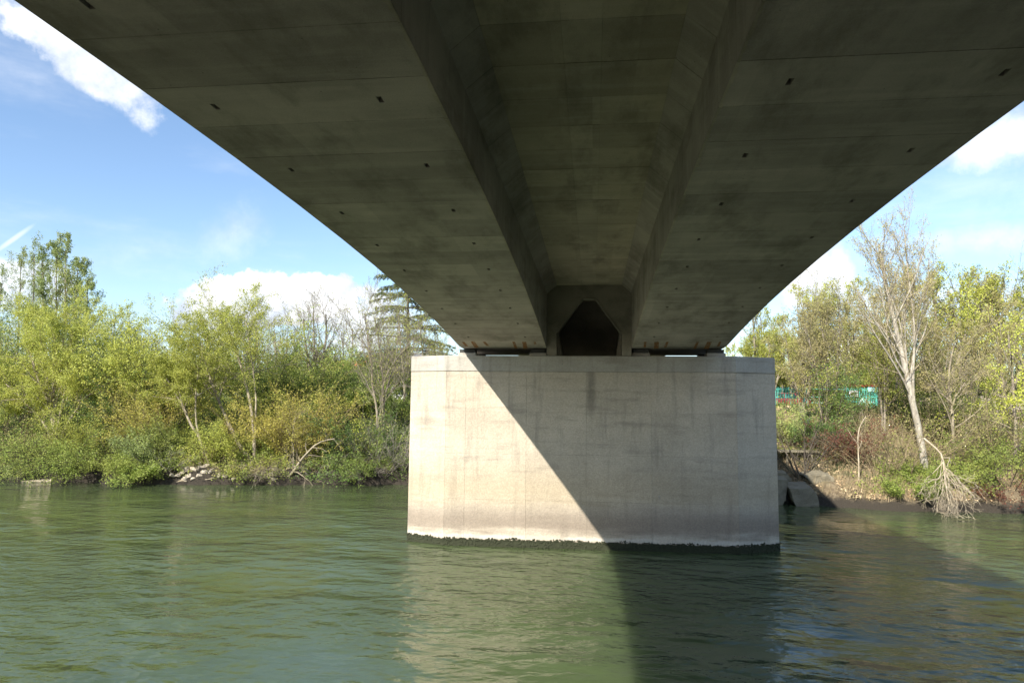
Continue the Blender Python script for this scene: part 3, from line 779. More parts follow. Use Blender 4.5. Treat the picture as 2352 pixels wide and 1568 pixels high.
# leaning bleached tree at the water
b0, st0 = ground_stem([(655, 1122), (678, 1083), (698, 1042), (714, 1021), (737, 1011), (766, 1008)], 0.3)
_, st1 = ground_stem([(672, 1118), (670, 1040), (668, 990), (682, 950)], 0.4)
DRY = [lv(m=9, t0=0.15, ang=0.9, ratio=0.5, taper=0.35, n=6, trop=-0.05, wob=0.5, rr=0.5), lv(m=6, t0=0.2, ang=0.7, ratio=0.5, taper=0.3, n=5, trop=-0.1, wob=0.5, rr=0.5), lv(m=4, t0=0.2, ang=0.6, ratio=0.5, n=4, wob=0.4, rr=0.6)]
plant('leaning_tree', 'small bleached bare tree leaning right out of the water edge', 'tree', b0, [st0, st1], [0.10, 0.04], DRY, [(3, 2, 0.09, 0.05, 0.5, 0)], BARK_W, LF_O, wob=0.15)
def thicket(label, px, s, n, ln, cone, bark, up=1.0, rad=1.0, leaf=0, leafmat=None, lean=(0, 0, 0), bend=0.0, size=0.1, name='thicket_shrub', r=0.022, m2=6, m3=5, cat='shrub'):
    b = gp(px, s)
    return plant(name, label, cat, b, fan(b, n, ln, cone, lean, up, rad, bend), r,
                 [lv(m=m2, t0=0.15, ang=0.6, ratio=0.5, taper=0.3, n=5, trop=0.0, wob=0.45, rr=0.6, rmin=0.005), lv(m=m3, t0=0.1, ang=0.6, ratio=0.5, n=4, wob=0.4, rr=0.6, rmin=0.004)],
                 [(2, leaf, size, 0.07, 0.55, 0.2)] if leaf else None, bark, leafmat)
thicket('tangle of bare bleached twigs spilling to the water beside the leaning tree', 632, 0.5, 16, 2.0, 1.4, TWIG_P, up=0.5, rad=0.5, lean=(0, -0.7, 0), bend=-0.06)
thicket('grey bare thicket hanging over the mud next to the sunlit end of the pier', 885, 1.5, 26, 3.6, 1.0, TWIG_G, up=0.9, rad=1.6, leaf=1, leafmat=LF_S, lean=(0, -0.3, 0))
thicket('thin grey stems standing at the water edge closest to the pier', 925, 0.8, 10, 3.2, 0.5, TWIG_G, up=1.0, rad=0.7, leaf=1, leafmat=LF_G)
thicket('red-brown bare brush at the far left water edge', 45, 1.0, 26, 2.8, 0.9, TWIG_R, rad=2.0, leaf=2, leafmat=LF_B)
thicket('dull twiggy brush overhanging dark water between rock pile and green shrub', 385, 0.8, 18, 2.2, 1.2, TWIG_G, rad=0.8, up=0.6, leaf=3, leafmat=LF_G)
thicket('brown twiggy brush at the foot of the leaning trunks', 560, 0.5, 18, 1.3, 1.3, TWIG_T, up=0.5, rad=1.2, leaf=1, leafmat=LF_B)
thicket('brown twiggy brush over the mud right of the bleached tree', 745, 0.5, 20, 1.3, 1.3, TWIG_G, up=0.5, rad=1.6, leaf=1, leafmat=LF_G)
thicket('low tangled twigs over the mud in front of the grey thicket', 850, 0.4, 20, 1.2, 1.3, TWIG_G, up=0.5, rad=1.6)
thicket('tan twiggy brush above the rock pile', 475, 1.6, 22, 1.6, 1.1, TWIG_T, up=0.8, rad=1.2, leaf=3, leafmat=LF_Y)
thicket('dark drooping bramble along the left bank between rock pile and bleached tree', 600, 0.35, 22, 1.5, 1.4, BARK_D, up=0.5, rad=1.0, leaf=3, leafmat=LF_G, lean=(0, -0.5, 0), bend=-0.05)
thicket('dark drooping bramble at the mud edge left of the pier', 780, 0.35, 24, 1.5, 1.4, BARK_D, up=0.5, rad=1.6, leaf=3, leafmat=LF_D, lean=(0, -0.5, 0), bend=-0.05)
GREEN = [lv(m=8, t0=0.15, ang=0.6, ratio=0.5, taper=0.3, n=5, trop=0.15, wob=0.3, rr=0.6), lv(m=7, t0=0.1, ang=0.6, ratio=0.5, n=4, trop=0.05, wob=0.3, rr=0.6)]
def bush(label, px, s, n, ln, cone, leafmat, per=9, size=0.095, up=0.8, rad=0.8, lean=(0, 0, 0), bend=0.0, bark=BARK_D, cat='shrub', name='green_shrub', group=None):
    b = gp(px, s)
    return plant(name, label, cat, b, fan(b, n, ln, cone, lean, up, rad, bend), 0.03, GREEN, [(2, per, size, 0.10, 0.55, 0.0)], bark, leafmat, group=group)
bush('big fresh green shrub drooping into the water by the floating log', 150, 0.9, 30, 3.5, 1.1, LF_G, up=0.7, rad=1.2, lean=(0.1, -0.45, 0), bend=-0.10)
bush('low bright green shrub touching the water right of the biggest one', 275, 0.8, 22, 2.5, 1.2, LF_G, up=0.55, rad=1.2, lean=(0.1, -0.5, 0), bend=-0.08)
bush('fresh green shrub higher on the bank behind the waterside shrubs', 215, 2.6, 22, 3.3, 0.9, LF_Y, rad=1.2)
bush('bright green bush under the yellow willows above the rock pile', 430, 3.2, 22, 2.8, 1.1, LF_G, rad=1.4)
bush('small green bush left of the rock pile', 350, 1.6, 16, 1.9, 1.1, LF_S, rad=1.0)
bush('bright green bush at the feet of the leaning trunks', 520, 2.8, 18, 2.4, 1.1, LF_Y, rad=1.2)
bush('dark green bush in the hollow between the two willow groups', 285, 5.5, 24, 4.2, 0.8, LF_D, rad=1.2, per=10)
bush('green bush under the ochre shrub beside the bleached tree', 640, 2.6, 16, 1.9, 1.1, LF_G, rad=1.0)
bush('dark ivy-green bush in shade behind the grey thicket', 810, 2.6, 26, 2.9, 0.9, LF_D, rad=1.4, per=10)
bush('green shrub hanging into the water below the far left brush', 60, 0.5, 12, 1.6, 1.2, LF_S, up=0.5, rad=1.2, per=5, lean=(0, -0.5, 0), bend=-0.08, size=0.10)
bush('olive-green shrub hanging over the dark waterline right of the drooping shrubs', 345, 0.6, 18, 1.7, 1.2, LF_G, up=0.5, rad=1.0, lean=(0, -0.5, 0), bend=-0.08, size=0.10)
bush('ochre-green shrub trailing to the water between rock pile and bleached tree', 575, 0.7, 14, 1.5, 1.2, LF_Y, up=0.5, rad=1.0, lean=(0, -0.4, 0), bend=-0.06, size=0.08, per=3)
bush('dark green shrub trailing over the mud under the grey thicket', 840, 0.9, 22, 1.9, 1.2, LF_H, up=0.5, rad=1.6, lean=(0, -0.4, 0), bend=-0.06, size=0.10, per=6)
bush('olive bush behind the far left willow', 20, 6.0, 26, 5.2, 0.8, LF_Y, rad=1.6)
bush('tall olive-green bush filling the gap behind the dark hollow', 400, 9.0, 34, 6.4, 0.8, LF_Y, rad=2.0, size=0.15)
bush('tall mid-green hedge tree behind the tall pale willow', 600, 11.0, 36, 5.6, 0.85, LF_G, rad=2.4, size=0.15)
bush('dark green hedge mass beneath the bare grey tree', 700, 14.0, 30, 3.4, 1.0, LF_H, rad=2.6, size=0.13, per=10)
bush('dark green hedge mass right of the bare grey tree', 790, 12.0, 30, 2.8, 1.0, LF_G, rad=2.6, size=0.14, per=10)
bush('ivy-dark hedge mass below the cedar beside the pier', 890, 11.0, 30, 3.2, 1.0, LF_H, rad=2.6, size=0.13, per=10)
bush('yellow-green hedge mass behind the ochre shrub', 690, 7.5, 24, 2.6, 1.0, LF_Y, rad=2.0, size=0.13)
bush('tall dense green bush behind the broad far left willow', 110, 10.0, 30, 6.5, 0.6, LF_D, rad=2.2, size=0.15, per=10)
bush('olive bush between broad willow and leaning willows', 300, 11.0, 30, 6.2, 0.7, LF_Y, rad=2.0, size=0.15)
bush('small yellow-leaved sapling over the grey thicket', 812, 2.2, 6, 2.9, 0.5, LF_M, per=3, size=0.11, rad=0.3)
# tall trees behind
POPLAR = [lv(m=16, t0=0.15, ang=0.38, ratio=0.34, taper=0.6, n=5, trop=0.45, wob=0.15, rr=0.4), lv(m=8, t0=0.2, ang=0.5, ratio=0.42, n=4, trop=0.3, wob=0.2, rr=0.5), lv(m=4, t0=0.2, ang=0.6, ratio=0.5, n=3, wob=0.2, rr=0.6)]
willow('tall grey-green poplar clump with spiky tops at far left', [[(125, 930), (128, 750), (132, 570)], [(140, 930), (150, 750), (152, 562)], [(110, 930), (100, 760), (98, 585)], [(150, 930), (172, 780), (178, 605)], [(155, 930), (198, 800), (204, 640)]],
       18, 0.12, LF_S, bark=BARK_G, leaves=13, size=0.15, levels=POPLAR, name='poplar_tree', wob=0.15, cut=23)
willow('pale feathery tree fading against the sky at the left picture edge', [[(30, 930), (38, 760), (50, 590)], [(40, 930), (72, 740), (80, 575)], [(20, 930), (0, 760), (10, 640)]],
       20, 0.09, LF_S, bark=BARK_G, leaves=8, size=0.13, levels=POPLAR, name='poplar_tree', wob=0.3, cut=23)
BARE = [lv(m=12, t0=0.2, ang=0.6, ratio=0.55, taper=0.5, n=7, trop=0.25, wob=0.3, rr=0.5, rmin=0.009), lv(m=9, t0=0.15, ang=0.6, ratio=0.48, taper=0.35, n=5, trop=0.12, wob=0.35, rr=0.5, rmin=0.008), lv(m=6, t0=0.15, ang=0.55, ratio=0.5, n=4, trop=0.1, wob=0.3, rr=0.6, rmin=0.007)]
willow('bare grey tree with forked trunk in front of the white cloud', [[(721, 929), (721, 884), (703, 790), (690, 690)], [(722, 929), (738, 850), (748, 760), (740, 672)], [(721, 925), (725, 860), (722, 760), (717, 668)]],
       15, [0.17, 0.15, 0.12], LF_B, bark=BARK_G, leaves=1, size=0.08, levels=BARE, name='bare_tree')
willow('smaller bare grey tree left of the forked bare tree', [[(640, 900), (634, 810), (628, 720)], [(642, 900), (655, 820), (660, 735)]], 22, 0.12, LF_B, bark=BARK_G, leaves=1, size=0.08, levels=BARE, name='bare_tree')
willow('thin bare tree with ochre haze just behind the tall pale willow', [[(600, 930), (596, 800), (592, 700)], [(585, 930), (570, 800), (545, 700)]], 16, 0.11, LF_Y, bark=BARK_G, leaves=2, size=0.10, levels=BARE, name='bare_tree')
willow('low hazy bare tree right of the poplar clump', [[(330, 920), (328, 820), (322, 735)], [(335, 920), (350, 830), (352, 760)]], 26, 0.12, LF_B, bark=BARK_G, leaves=1, size=0.08, levels=BARE, name='bare_tree')
willow('feathery budding tree between poplar clump and hazy bare tree', [[(262, 930), (262, 800), (268, 695)], [(270, 930), (290, 800), (300, 730)]], 14, 0.12, LF_Y, bark=BARK_G, leaves=9, size=0.11, levels=BARE, name='budding_tree')
willow('bare spreading tree whose limbs cross in front of the cedar', [[(867, 963), (858, 903), (855, 864), (848, 826), (843, 772), (838, 700), (830, 655)], [(879, 945), (879, 908), (876, 855), (872, 808), (864, 771), (858, 720), (862, 665)], [(879, 860), (900, 828), (926, 805), (952, 764), (965, 730)], [(868, 930), (900, 850), (910, 780), (905, 700)]],
       5.0, [0.11, 0.09, 0.06, 0.06], LF_Y, bark=BARK_G, leaves=1, size=0.10, levels=BARE, name='bare_tree', s1=6)
willow('yellow-green budding tree crossing the bridge edge beside the pier', [[(985, 930), (975, 800), (958, 700)], [(1000, 930), (1000, 830), (990, 770)], [(930, 930), (920, 790), (905, 670)]], 12, 0.12, LF_Y, bark=BARK_G, leaves=3, size=0.10, levels=BARE, name='budding_tree')
willow('plum tree with dark red leaves beside the red roofed house', [[(745, 900), (745, 850), (742, 800)], [(748, 900), (758, 855), (762, 815)]], 32, 0.10, LF_R, bark=BARK_D, leaves=3, size=0.14, levels=BARE, name='plum_tree')
# cedar
def cedar():
    b = gp(940, 26); zt = atY(930, 575, b[1])[2]
    n = 22; trunk = np.stack([np.linspace(b[0], b[0]-0.6, 12), np.full(12, b[1]), np.linspace(b[2]-0.2, zt, 12)], 1)
    root = empty('cedar_tree', b, 'dark cedar with flat layered boughs behind the bare trees next to the pier', 'tree')
    H = zt-b[2]; P1, R1 = [], []
    for t in range(11):
        f = 0.20+0.76*t/11; L = (7.8*(1-f)**0.75+0.8)*rng.uniform(0.65, 1.1)
        for q in range(8):
            az = rng.random()*6.28; p = np.array([b[0]-0.6*f, b[1], b[2]+H*f]); el = rng.uniform(-0.05, 0.22); pts = [p]
            for j in range(6):
                el -= 0.045
                p = p+np.array([math.cos(az)*math.cos(el), math.sin(az)*math.cos(el), math.sin(el)])*L/6; pts.append(p)
            P1.append(pts); R1.append(np.linspace(0.09*(1-f)+0.03, 0.015, 7))
    P1 = np.array(P1); R1 = np.array(R1)
    P2, R2 = children(P1, R1, m=12, t0=0.25, ang=1.0, angv=0.2, ratio=0.30, taper=0.5, n=4, trop=-0.05, wob=0.15, rr=0.4)
    P2[..., 2] = P1[:, None, :, 2].mean()*0+P2[..., 2]
    # flatten the side twigs to lie in the plane of each bough
    z0 = P2[:, :1, 2]; P2[..., 2] = z0+(P2[..., 2]-z0)*0.25-0.06*np.arange(4)[None]**1.5
    V, F = tubes([(trunk[None], np.linspace(0.28, 0.05, 12)[None], 8), (P1, R1, 4)])
    link('trunk', mesh_np('trunk', V-b, F, True), BARK_D, root).matrix_parent_inverse = Matrix.Identity(4)
    c = along(P2, 34, 0.06); v, f = leaf_quads(c, 0.20, 0.28, 0.9)
    c1 = along(P1, 60, 0.10, 0.3); v1, f1 = leaf_quads(c1, 0.20, 0.28, 0.9)
    V = np.concatenate([v, v1]); F = np.concatenate([f, f1+len(v)])
    link('crown', mesh_np('crown', V-b, F), LF_C, root).matrix_parent_inverse = Matrix.Identity(4)
cedar()

# ---- right bank ------------------------------------------------------------
BIRCH = [lv(m=17, t0=0.30, ang=0.45, ratio=0.42, taper=0.55, n=6, trop=0.40, wob=0.22, rr=0.42, rmin=0.008), lv(m=11, t0=0.15, ang=0.5, ratio=0.45, n=5, trop=0.2, wob=0.28, rr=0.5, rmin=0.006), lv(m=7, t0=0.15, ang=0.5, ratio=0.5, n=4, trop=0.1, wob=0.25, rr=0.6, rmin=0.005)]
willow('tall white-barked tree with sparse upright twigs right of the pier',
       [[(2124, 1028), (2117, 1010), (2098, 944), (2085, 860), (2068, 790), (2056, 736), (2041, 682), (2031, 628), (2021, 578), (2012, 510)],
        [(2100, 935), (2092, 868), (2102, 800), (2098, 720), (2085, 640), (2075, 560), (2078, 490)], [(2085, 860), (2075, 760), (2040, 660), (1995, 590), (1978, 540)],
        [(2090, 880), (2105, 760), (2130, 650), (2128, 570)]],
       3.0, [0.21, 0.085, 0.055, 0.055], LF_B, bark=BARK_B, leaves=1, size=0.09, levels=BIRCH, name='birch_tree', wob=0.08, cut=22, twigmat=TWIG_B, attach=True)
willow('leafless pale tree with crooked low limbs right of the white-barked tree', [[(2190, 1020), (2188, 940), (2170, 870), (2190, 800), (2215, 740)], [(2186, 950), (2200, 900), (2250, 860), (2290, 840)], [(2190, 930), (2150, 890), (2120, 870), (2105, 850)]],
       3.6, [0.10, 0.06, 0.06], LF_B, bark=BARK_W, leaves=2, size=0.09, levels=BARE, name='bare_tree', attach=True)
BROWN = [lv(m=11, t0=0.25, ang=0.5, ratio=0.45, taper=0.5, n=6, trop=0.3, wob=0.3, rr=0.5, rmin=0.009), lv(m=8, t0=0.15, ang=0.55, ratio=0.48, n=5, trop=0.12, wob=0.3, rr=0.5, rmin=0.008), lv(m=6, t0=0.15, ang=0.55, ratio=0.5, n=4, wob=0.3, rr=0.6, rmin=0.006)]
willow('slender multi-stemmed budding tree behind the ivy-clad trunk', [[(1910, 960), (1903, 860), (1893, 760), (1880, 668)], [(1915, 960), (1925, 840), (1930, 740), (1925, 640)], [(1900, 960), (1880, 850), (1850, 760), (1830, 700)], [(1920, 960), (1950, 850), (1965, 740), (1960, 650)]],
       9, [0.09, 0.08, 0.07, 0.07], LF_B, bark=BARK_G, leaves=7, size=0.10, levels=BROWN, name='budding_tree')
willow('bronze budding tree rising behind the white-barked tree', [[(2040, 940), (2035, 820), (2030, 700), (2020, 640)], [(2050, 940), (2070, 800), (2080, 700), (2110, 630)], [(2045, 940), (2000, 820), (1985, 720), (1970, 660)]],
       13, 0.10, LF_B, bark=BARK_G, leaves=6, size=0.12, levels=BROWN, name='budding_tree')
willow('bronze tree with twiggy rounded top right of the white-barked tree', [[(2230, 940), (2235, 800), (2240, 700), (2246, 610)], [(2225, 940), (2200, 800), (2185, 720), (2195, 660)], [(2235, 940), (2270, 800), (2285, 700), (2290, 640)]],
       17, 0.11, LF_B, bark=BARK_D, leaves=7, size=0.11, levels=BROWN, name='budding_tree')
willow('tan twiggy tree filling the gap right of the white-barked trunk', [[(2150, 940), (2150, 820), (2145, 720)], [(2155, 940), (2180, 830), (2190, 740)], [(2148, 940), (2120, 840), (2105, 750)]], 9, 0.08, LF_B, bark=BARK_G, leaves=6, size=0.09, levels=BROWN, name='budding_tree', twigmat=TWIG_T)
willow('tan twiggy tree standing behind the lime maple', [[(2290, 940), (2290, 800), (2285, 690)], [(2295, 940), (2325, 820), (2340, 710)], [(2288, 940), (2255, 830), (2240, 740)]], 10, 0.08, LF_B, bark=BARK_G, leaves=6, size=0.09, levels=BROWN, name='budding_tree', twigmat=TWIG_T)
willow('olive budding tree just left of the white-barked trunk', [[(2026, 940), (2024, 820), (2016, 720)], [(2030, 940), (2045, 830), (2050, 730)], [(2024, 940), (2005, 820), (1985, 740)]], 8, 0.08, LF_Y, bark=BARK_G, leaves=5, size=0.09, levels=BROWN, name='budding_tree', twigmat=TWIG_T)
willow('thin bare tree at the far right skyline', [[(2330, 940), (2330, 800), (2325, 690), (2320, 610)], [(2340, 940), (2360, 780), (2365, 640)]], 24, 0.13, LF_B, bark=BARK_G, leaves=1, size=0.08, levels=BARE, name='bare_tree')
willow('olive budding tree behind the turquoise fence next to the pier', [[(1800, 925), (1790, 850), (1770, 770)], [(1810, 925), (1820, 840), (1825, 760)], [(1780, 925), (1745, 830), (1730, 760)]], 26, 0.10, LF_Y, bark=BARK_G, leaves=10, size=0.12, levels=BROWN, name='budding_tree')
willow('yellow-green budding tree rising just past the pier corner over the fence', [[(1768, 925), (1762, 840), (1765, 755)], [(1772, 925), (1795, 830), (1800, 740)], [(1765, 925), (1735, 850), (1715, 790)]], 16, 0.09, LF_Y, bark=BARK_G, leaves=9, size=0.10, levels=BROWN, name='budding_tree')
willow('olive-bronze budding tree between the fence and the white apartment block', [[(1840, 925), (1850, 800), (1848, 690)], [(1845, 925), (1880, 820), (1900, 700)], [(1838, 925), (1815, 840), (1800, 740)]], 12, 0.09, LF_B, bark=BARK_G, leaves=8, size=0.10, levels=BROWN, name='budding_tree')
willow('grey bare tree over the turquoise fence', [[(1850, 925), (1842, 820), (1832, 720), (1822, 660)], [(1855, 925), (1868, 820), (1880, 740), (1885, 660)]], 20, 0.09, LF_B, bark=BARK_G, leaves=4, size=0.09, levels=BARE, name='bare_tree')
MAPLE = [lv(m=9, t0=0.2, ang=0.8, ratio=0.5, taper=0.4, n=6, trop=0.1, wob=0.3, rr=0.5), lv(m=7, t0=0.25, ang=0.7, ratio=0.45, n=4, trop=0.0, wob=0.3, rr=0.5), lv(m=4, t0=0.4, ang=0.6, ratio=0.4, n=3, wob=0.2, rr=0.6)]
willow('lime-yellow maple with clumped new leaves at the right picture edge', [[(2330, 1000), (2335, 900), (2325, 800), (2320, 690)], [(2340, 990), (2390, 880), (2410, 760)], [(2335, 960), (2300, 890), (2270, 840)]],
       4.0, [0.12, 0.09, 0.06], LF_M, bark=BARK_G, leaves=9, size=0.12, levels=MAPLE, name='maple_tree', spread=0.13)
willow('yellow-leaved sapling in front of the fence opening', [[(1893, 1000), (1880, 900), (1868, 820)], [(1896, 1000), (1905, 900), (1900, 830)]], 7, 0.05, LF_M, bark=BARK_G, leaves=2, size=0.09, levels=MAPLE, name='maple_sapling')
bush('ivy-clad dark green trunk bush beside the fence opening', 1912, 7.5, 18, 3.4, 0.25, LF_D, up=1.3, rad=0.5, per=10)
bush('dark green ivy bush left of the white sign', 1890, 6.5, 20, 1.8, 0.7, LF_D, rad=1.2, per=9)
bush('ivy-green bush on the bank above the pale concrete box', 1850, 7.2, 20, 2.0, 0.9, LF_S, rad=1.2)
thicket('dark red-brown bush below the white sign', 1955, 4.2, 26, 2.0, 0.9, TWIG_R, rad=1.2, leaf=4, leafmat=LF_R)
thicket('dark bare many-stemmed shrub silhouetted beside the shaded pier end', 1836, 1.6, 9, 3.8, 0.75, BARK_D, rad=0.4, r=0.045, m2=9, m3=6)
thicket('tan bare thicket at the foot of the white-barked tree', 2060, 3.6, 26, 3.3, 1.0, TWIG_T, rad=1.6, leaf=1, leafmat=LF_B)
thicket('tan bare thicket between white-barked tree and crooked pale tree', 2150, 5.0, 28, 3.6, 1.0, TWIG_T, rad=2.0, leaf=2, leafmat=LF_B)
thicket('brown bare thicket below the lime maple', 2270, 5.0, 28, 3.4, 1.0, TWIG_T, rad=2.0, leaf=2, leafmat=LF_B)
thicket('fine tan brush leaning left of the white-barked trunk', 2010, 3.0, 22, 3.0, 0.9, TWIG_T, rad=1.2, lean=(-0.3, 0, 0))
thicket('reddish low brush at the right-hand water edge', 2320, 0.5, 30, 1.2, 1.2, TWIG_R, rad=1.6, up=0.6, leaf=3, leafmat=LF_R)
thicket('brown bare thicket behind the red-brown bush', 2005, 8.0, 24, 2.0, 1.0, TWIG_T, rad=1.6, leaf=2, leafmat=LF_B)
bush('fresh green shrub at the right edge above the reddish brush', 2300, 1.8, 24, 2.5, 1.0, LF_G, rad=1.2)
bush('bright green low bush behind the fallen bleached branches', 2130, 1.7, 22, 1.7, 1.1, LF_G, rad=1.1, up=0.7)
bush('small green bush left of the fallen branches at the water', 2085, 0.5, 14, 1.0, 1.2, LF_G, rad=0.8, up=0.6)
bush('green bush halfway up under the bronze tree', 2230, 7.0, 24, 3.6, 0.8, LF_G, rad=1.6, per=6)
bush('dark evergreen bush behind the crooked pale tree', 2130, 10.0, 22, 3.0, 0.8, LF_D, rad=1.6)
# fallen branches fanning down into the water
b0 = gp(2120, 1.6); yq = float(shore(gp(2175, 0)[0]))
main = px_stem([(2122, 1006), (2150, 1026), (2167, 1050), (2174, 1086)], yq+0.6, yq-1.3)
fst = [np.vstack([main, px_stem([(2178, 1112), (2182, 1150)], yq-1.5, yq-1.9)])]
for i in range(17):
    tx = 2112+140*(i+rng.random())/17; ty = 1194-45*abs((tx-2180)/75.)**2+rng.uniform(-42, 3); q = rng.random()
    sx_, sy_ = 2165+12*q, 1050+50*q
    Y0_, Y1_ = yq-0.9-0.5*q, yq-rng.uniform(1.5, 2.3)
    fst.append(px_stem([(sx_, sy_), (sx_+0.45*(tx-sx_)+rng.uniform(-5, 5), sy_+0.40*(ty-sy_)), (sx_+0.85*(tx-sx_), sy_+0.75*(ty-sy_)), (tx, ty)], Y0_, Y1_))
FALL = [lv(m=7, t0=0.3, ang=0.75, angv=0.35, ratio=0.42, taper=0.2, n=6, trop=-0.15, wob=0.6, rr=0.7, rmin=0.007), lv(m=4, t0=0.25, ang=0.55, ratio=0.5, n=4, trop=-0.1, wob=0.4, rr=0.7, rmin=0.006)]
plant('fallen_branch', 'bleached fallen branch fanning its twigs down into the water', 'fallen branch', main[0], fst, [0.05]+[0.016]*17, FALL, None, TWIG_P, None, wob=0.22)
b0, st = ground_stem([(1972, 1062), (1973, 1030), (1968, 1000), (1972, 975), (1990, 955)], 2.2)
plant('sapling', 'thin crooked pale sapling in front of the red-brown bush', 'tree', b0, [st], 0.05, [lv(m=6, t0=0.4, ang=0.7, ratio=0.4, n=5, trop=0.2, wob=0.4), lv(m=4, ang=0.6, ratio=0.4, n=4, wob=0.3)], None, TWIG_P, None, wob=0.05)

# ---- far rows of trees: copies of three grown prototypes --------------------
def proto(kind):
    z = np.zeros(3)
    if kind == 'bare':
        st = [np.array([(0, 0, -0.2), (0.1, 0, 3), (-0.3, 0.1, 7), (-0.2, 0, 10)]), np.array([(0, 0, 1.5), (0.8, 0.3, 4), (1.2, 0, 7), (1.5, 0, 9.3)])]
        return plant('bare_tree', 'x', 'tree', z, st, [0.17, 0.12], BARE, [(3, 1, 0.10, 0.05, 0.5, 0)], BARK_G, LF_B)
    if kind == 'bud':
        st = [np.array([(0, 0, -0.2), (0.2, 0, 3), (0.1, 0.1, 6), (0.3, 0, 9)]), np.array([(0, 0, 1), (-1.0, 0.3, 3.5), (-1.6, 0, 6), (-1.8, 0, 8)])]
        return plant('budding_tree', 'x', 'tree', z, st, [0.17, 0.12], BROWN, [(3, 5, 0.16, 0.10, 0.5, 0)], BARK_G, LF_Y)
    return plant('green_shrub', 'x', 'shrub', z, fan(z, 26, 4.6, 0.8, rad=1.6), 0.04, GREEN, [(2, 9, 0.19, 0.15, 0.55, 0)], BARK_D, LF_G)
PROT = {k: proto(k) for k in ('bare', 'bud', 'shrub')}
LBL = {'bare': ('bare grey tree in the far row behind the riverside trees', 'bare trees in the far row'),
       'bud': ('yellow-green budding tree in the far row behind the riverside trees', 'budding trees in the far row'),
       'shrub': ('green shrub in the far hedge behind the riverside trees', 'shrubs in the far hedge')}
used = set()
def far(kind, px, s, sc):
    g = gp(px, s); r = PROT[kind]
    side = ('on the left bank', ' left of the pier') if g[0] < -4 else ('on the right bank', ' right of the pier')
    lb = (LBL[kind][0].replace('riverside trees', 'trees '+side[0]), LBL[kind][1]+side[1])
    if kind in used: copy_plant(r, (g[0], g[1], g[2]-0.1), rng.random()*6.28, sc, *lb)
    else:
        used.add(kind); r.location = (g[0], g[1], g[2]-0.1); r.rotation_euler = (0, 0, rng.random()*6.28); r.scale = (sc, sc, sc)
        r['label'], r['group'] = lb
for px in list(range(-60, 1000, 75))+list(range(1700, 2480, 65)):
    far('shrub', px+rng.uniform(-20, 20), rng.uniform(26, 34), rng.uniform(0.7, 1.0))
for px in (20, 230, 400, 560, 660, 800, 1010, 1760, 1960, 2080, 2180, 2380):
    far('bare', px+rng.uniform(-15, 15), rng.uniform(34, 44), rng.uniform(0.75, 0.95))
for px in (-20, 150, 300, 470, 880, 1720, 1860, 2020, 2130, 2280, 2400):
    far('bud', px+rng.uniform(-15, 15), rng.uniform(30, 40), rng.uniform(0.7, 0.95))

for px, s_, sc in ((1870, 28, 1.1), (1945, 30, 1.15), (2075, 18, 1.1), (2165, 16, 1.0), (2225, 20, 1.1), (2310, 18, 1.05), (2385, 16, 1.0), (1740, 24, 0.9)):
    far('bud', px, s_, sc)
# ---- ground cover -----------------------------------------------------------
def scatter(N, x0, x1, s0, s1, dens, hmax):
    x = rng.uniform(x0, x1, N); s_ = s0+(s1-s0)*rng.random(N)**1.4
    y = shore(x)+s_
    nv = np.sin(x*0.9+1.2*np.sin(y*0.7))*np.sin(y*0.8+1.1*np.sin(x*0.5))+0.6*np.sin(x*2.3+y*1.7)
    keep = nv+rng.normal(0, 0.35, N) > dens
    x, y, nv = x[keep], y[keep], nv[keep]
    h_ = np.abs(rng.normal(0, 0.5, len(x)))*hmax*np.clip(nv+0.9, 0.3, 1.6)
    return np.stack([x, y, gz(x, y)+0.03+h_], 1)
c = np.concatenate([scatter(90000, -50, -5, 0.8, 24, -0.75, 0.55), scatter(30000, 9, 40, 4.5, 24, -0.2, 0.45), scatter(6000, 14, 40, 0.6, 5, 0.5, 0.3)])
v, f = leaf_quads(c, 0.14, 0.6)
tag(link('undergrowth', mesh_np('undergrowth', v, f), LF_G), kind='stuff')
c = np.concatenate([scatter(26000, 9, 40, 0.3, 18, -0.9, 0.03), scatter(7000, -50, -5, 1.4, 10, -0.2, 0.04)])
v, f = leaf_quads(c, 0.13, 0.6)
LITM = mat_leaf('leaf_litter', (0.30, 0.22, 0.13), (0.16, 0.105, 0.06), (0.36, 0.29, 0.18), 0.1)
tag(link('leaf_litter', mesh_np('leaf_litter', v, f), LITM), kind='stuff')
def grassy(N, x0, x1, s0, s1, dens):
    p = scatter(N, x0, x1, s0, s1, dens, 0.0); n_ = len(p)
    d = rng.normal(0, 0.35, (n_, 3)); d[:, 2] = 1; d = unit(d); e = unit(np.cross(d, rng.standard_normal((n_, 3))))
    l = rng.uniform(0.25, 0.75, n_)[:, None]; w_ = 0.012
    V = np.stack([p-e*w_, p+e*w_, p+d*l+rng.normal(0, 0.05, (n_, 3))], 1).reshape(-1, 3)
    return V, np.arange(n_*3).reshape(n_, 3)
V, F = grassy(26000, 9, 40, 0.2, 12, -0.6)
tag(link('dry_grass', mesh_np('dry_grass', V, F), TWIG_T), kind='stuff')
V, F = grassy(6000, -50, -8, 0.5, 4, -0.1)
tag(link('bank_grass', mesh_np('bank_grass', V, F), TWIG_T), kind='stuff')

